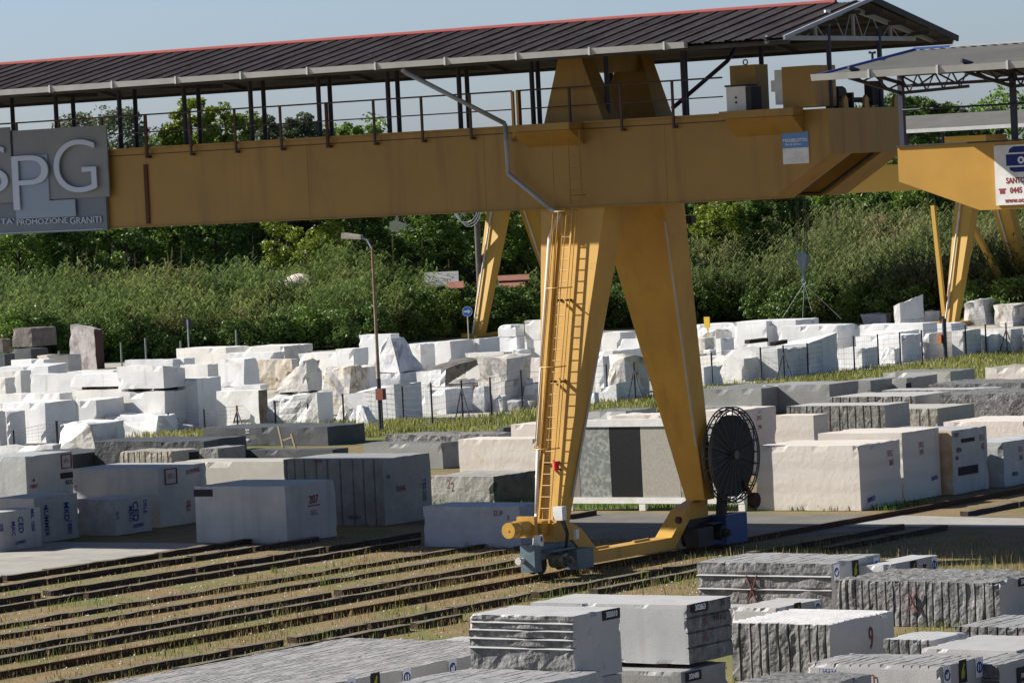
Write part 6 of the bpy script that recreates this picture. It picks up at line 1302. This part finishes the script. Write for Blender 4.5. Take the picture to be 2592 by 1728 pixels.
def scatter(n, x0, x1, y0, y1, seed, fn):
    rng = np.random.default_rng(seed); out = []; hs = []
    X = rng.uniform(x0, x1, n); Y = rng.uniform(y0, y1, n); U = rng.uniform(0, 1, n); Hh = rng.uniform(.5, 1, n)
    for x, y, u_, h in zip(X, Y, U, Hh):
        d, hm = fn(x, y)
        if u_ < d: out.append((x, y, -.01)); hs.append(h*hm)
    return np.array(out), np.array(hs)
rowx = [-82, -80, -77.35, -75.75, -72.75, -70.9, -68.3, -67.05, -65, -62.2, -60.95]
def near_row(x, side=.35): return any(-.02 < x-r < side for r in rowx)
def dens_dry(x, y):
    n1 = noise.noise(Vector((x*.35, y*.35, 0))); n2 = noise.noise(Vector((x*1.3, y*1.3, 4))); d = .20+.55*max(0, n1+.15)+.3*n2
    if x < -74.5: d *= .35
    if near_row(x) and x > -74: d += .25
    return d, .07+.09*max(0, n1+.3)+(.07 if near_row(x) else 0)
P_, H_ = scatter(110000, -82.3, -50, 70, 106.5, 21, dens_dry); blades('dry_grass', P_, H_, DGRS, 'short dry straw coloured grass between the timber rows', 1, wd=.007)
def dens_green(x, y):
    n1 = noise.noise(Vector((x*.22+9, y*.22, 0))); n2 = noise.noise(Vector((x*1.1, y*1.1, 8))); d = max(0, n1*.9+n2*.7-.18)
    if x < -75: d *= .15
    if near_row(x, .3) and -74 < x: d = d*2.2+.08
    if x > -64.2: d += .10+.3*max(0, n1)
    return d, .12+.16*max(0, n2+.3)+(.08 if near_row(x) else 0)
P_, H_ = scatter(60000, -82.3, -46, 70, 107, 22, dens_green); blades('green_weeds', P_, H_, GRASS, 'green weeds growing along the timber rows and the rail', 2, wd=.010)
def dens_verge(x, y):
    n1 = noise.noise(Vector((x*.4, y*.2, 0))); return .75+.3*n1, .26+.25*max(0, n1+.2)
P1, H1 = scatter(30000, -115.6, -103, 150, 216, 23, dens_verge); P2_, H2_ = scatter(9000, -126, -112, 149, 160, 24, dens_verge)
blades('tall_grass', np.concatenate([P1, P2_]), np.concatenate([H1, H2_]), mat('verge_grass', (.30, .29, .09), .6, var=(.20, .22, .055), scale=.3, island=.4, trans=.3, rnd_off=False), 'tall green and straw coloured grass along the wire fence', 3, wd=.02, lean=.5)
P_, H_ = scatter(5000, -90, -66, 115.3, 118.4, 25, lambda x, y: (.9, .22)); blades('lawn_grass', P_, H_, mat('lawn_green', (.10, .19, .02), .6, island=.4, trans=.3), 'bright green grass strip under the stone sample wall', 4, wd=.012)
P_, H_ = scatter(1600, -63, -50, 97.5, 101.6, 26, lambda x, y: (.5, .38)); blades('seed_stalks', P_, H_, STRW, 'thin dry seed stalks catching the sun beside the shaded ground', 5, wd=.006, lean=.2)
# pale stone chips on the ground
def chips():
    rng = np.random.default_rng(3); V = []; Q = []
    for k in range(1500):
        x = rng.uniform(-82, -58); y = rng.uniform(74, 104); r = rng.uniform(.012, .035); b = len(V); a = rng.uniform(0, 6.28)
        for q in range(4): V.append((x+r*math.cos(a+q*1.57), y+r*math.sin(a+q*1.57), 0.0))
        V.append((x, y, r*.9)); 
        for q in range(4): Q.append((b+q, b+(q+1) % 4, b+4))
    o = bpy.data.objects.new('stone_chips', np_mesh('stone_chips', V, Q, ST['wh'][1], nv=3)); col.objects.link(o); o['kind'] = 'stuff'; tag(o, 'small pale stone chips scattered over the dry ground', 'stone chips')
chips()
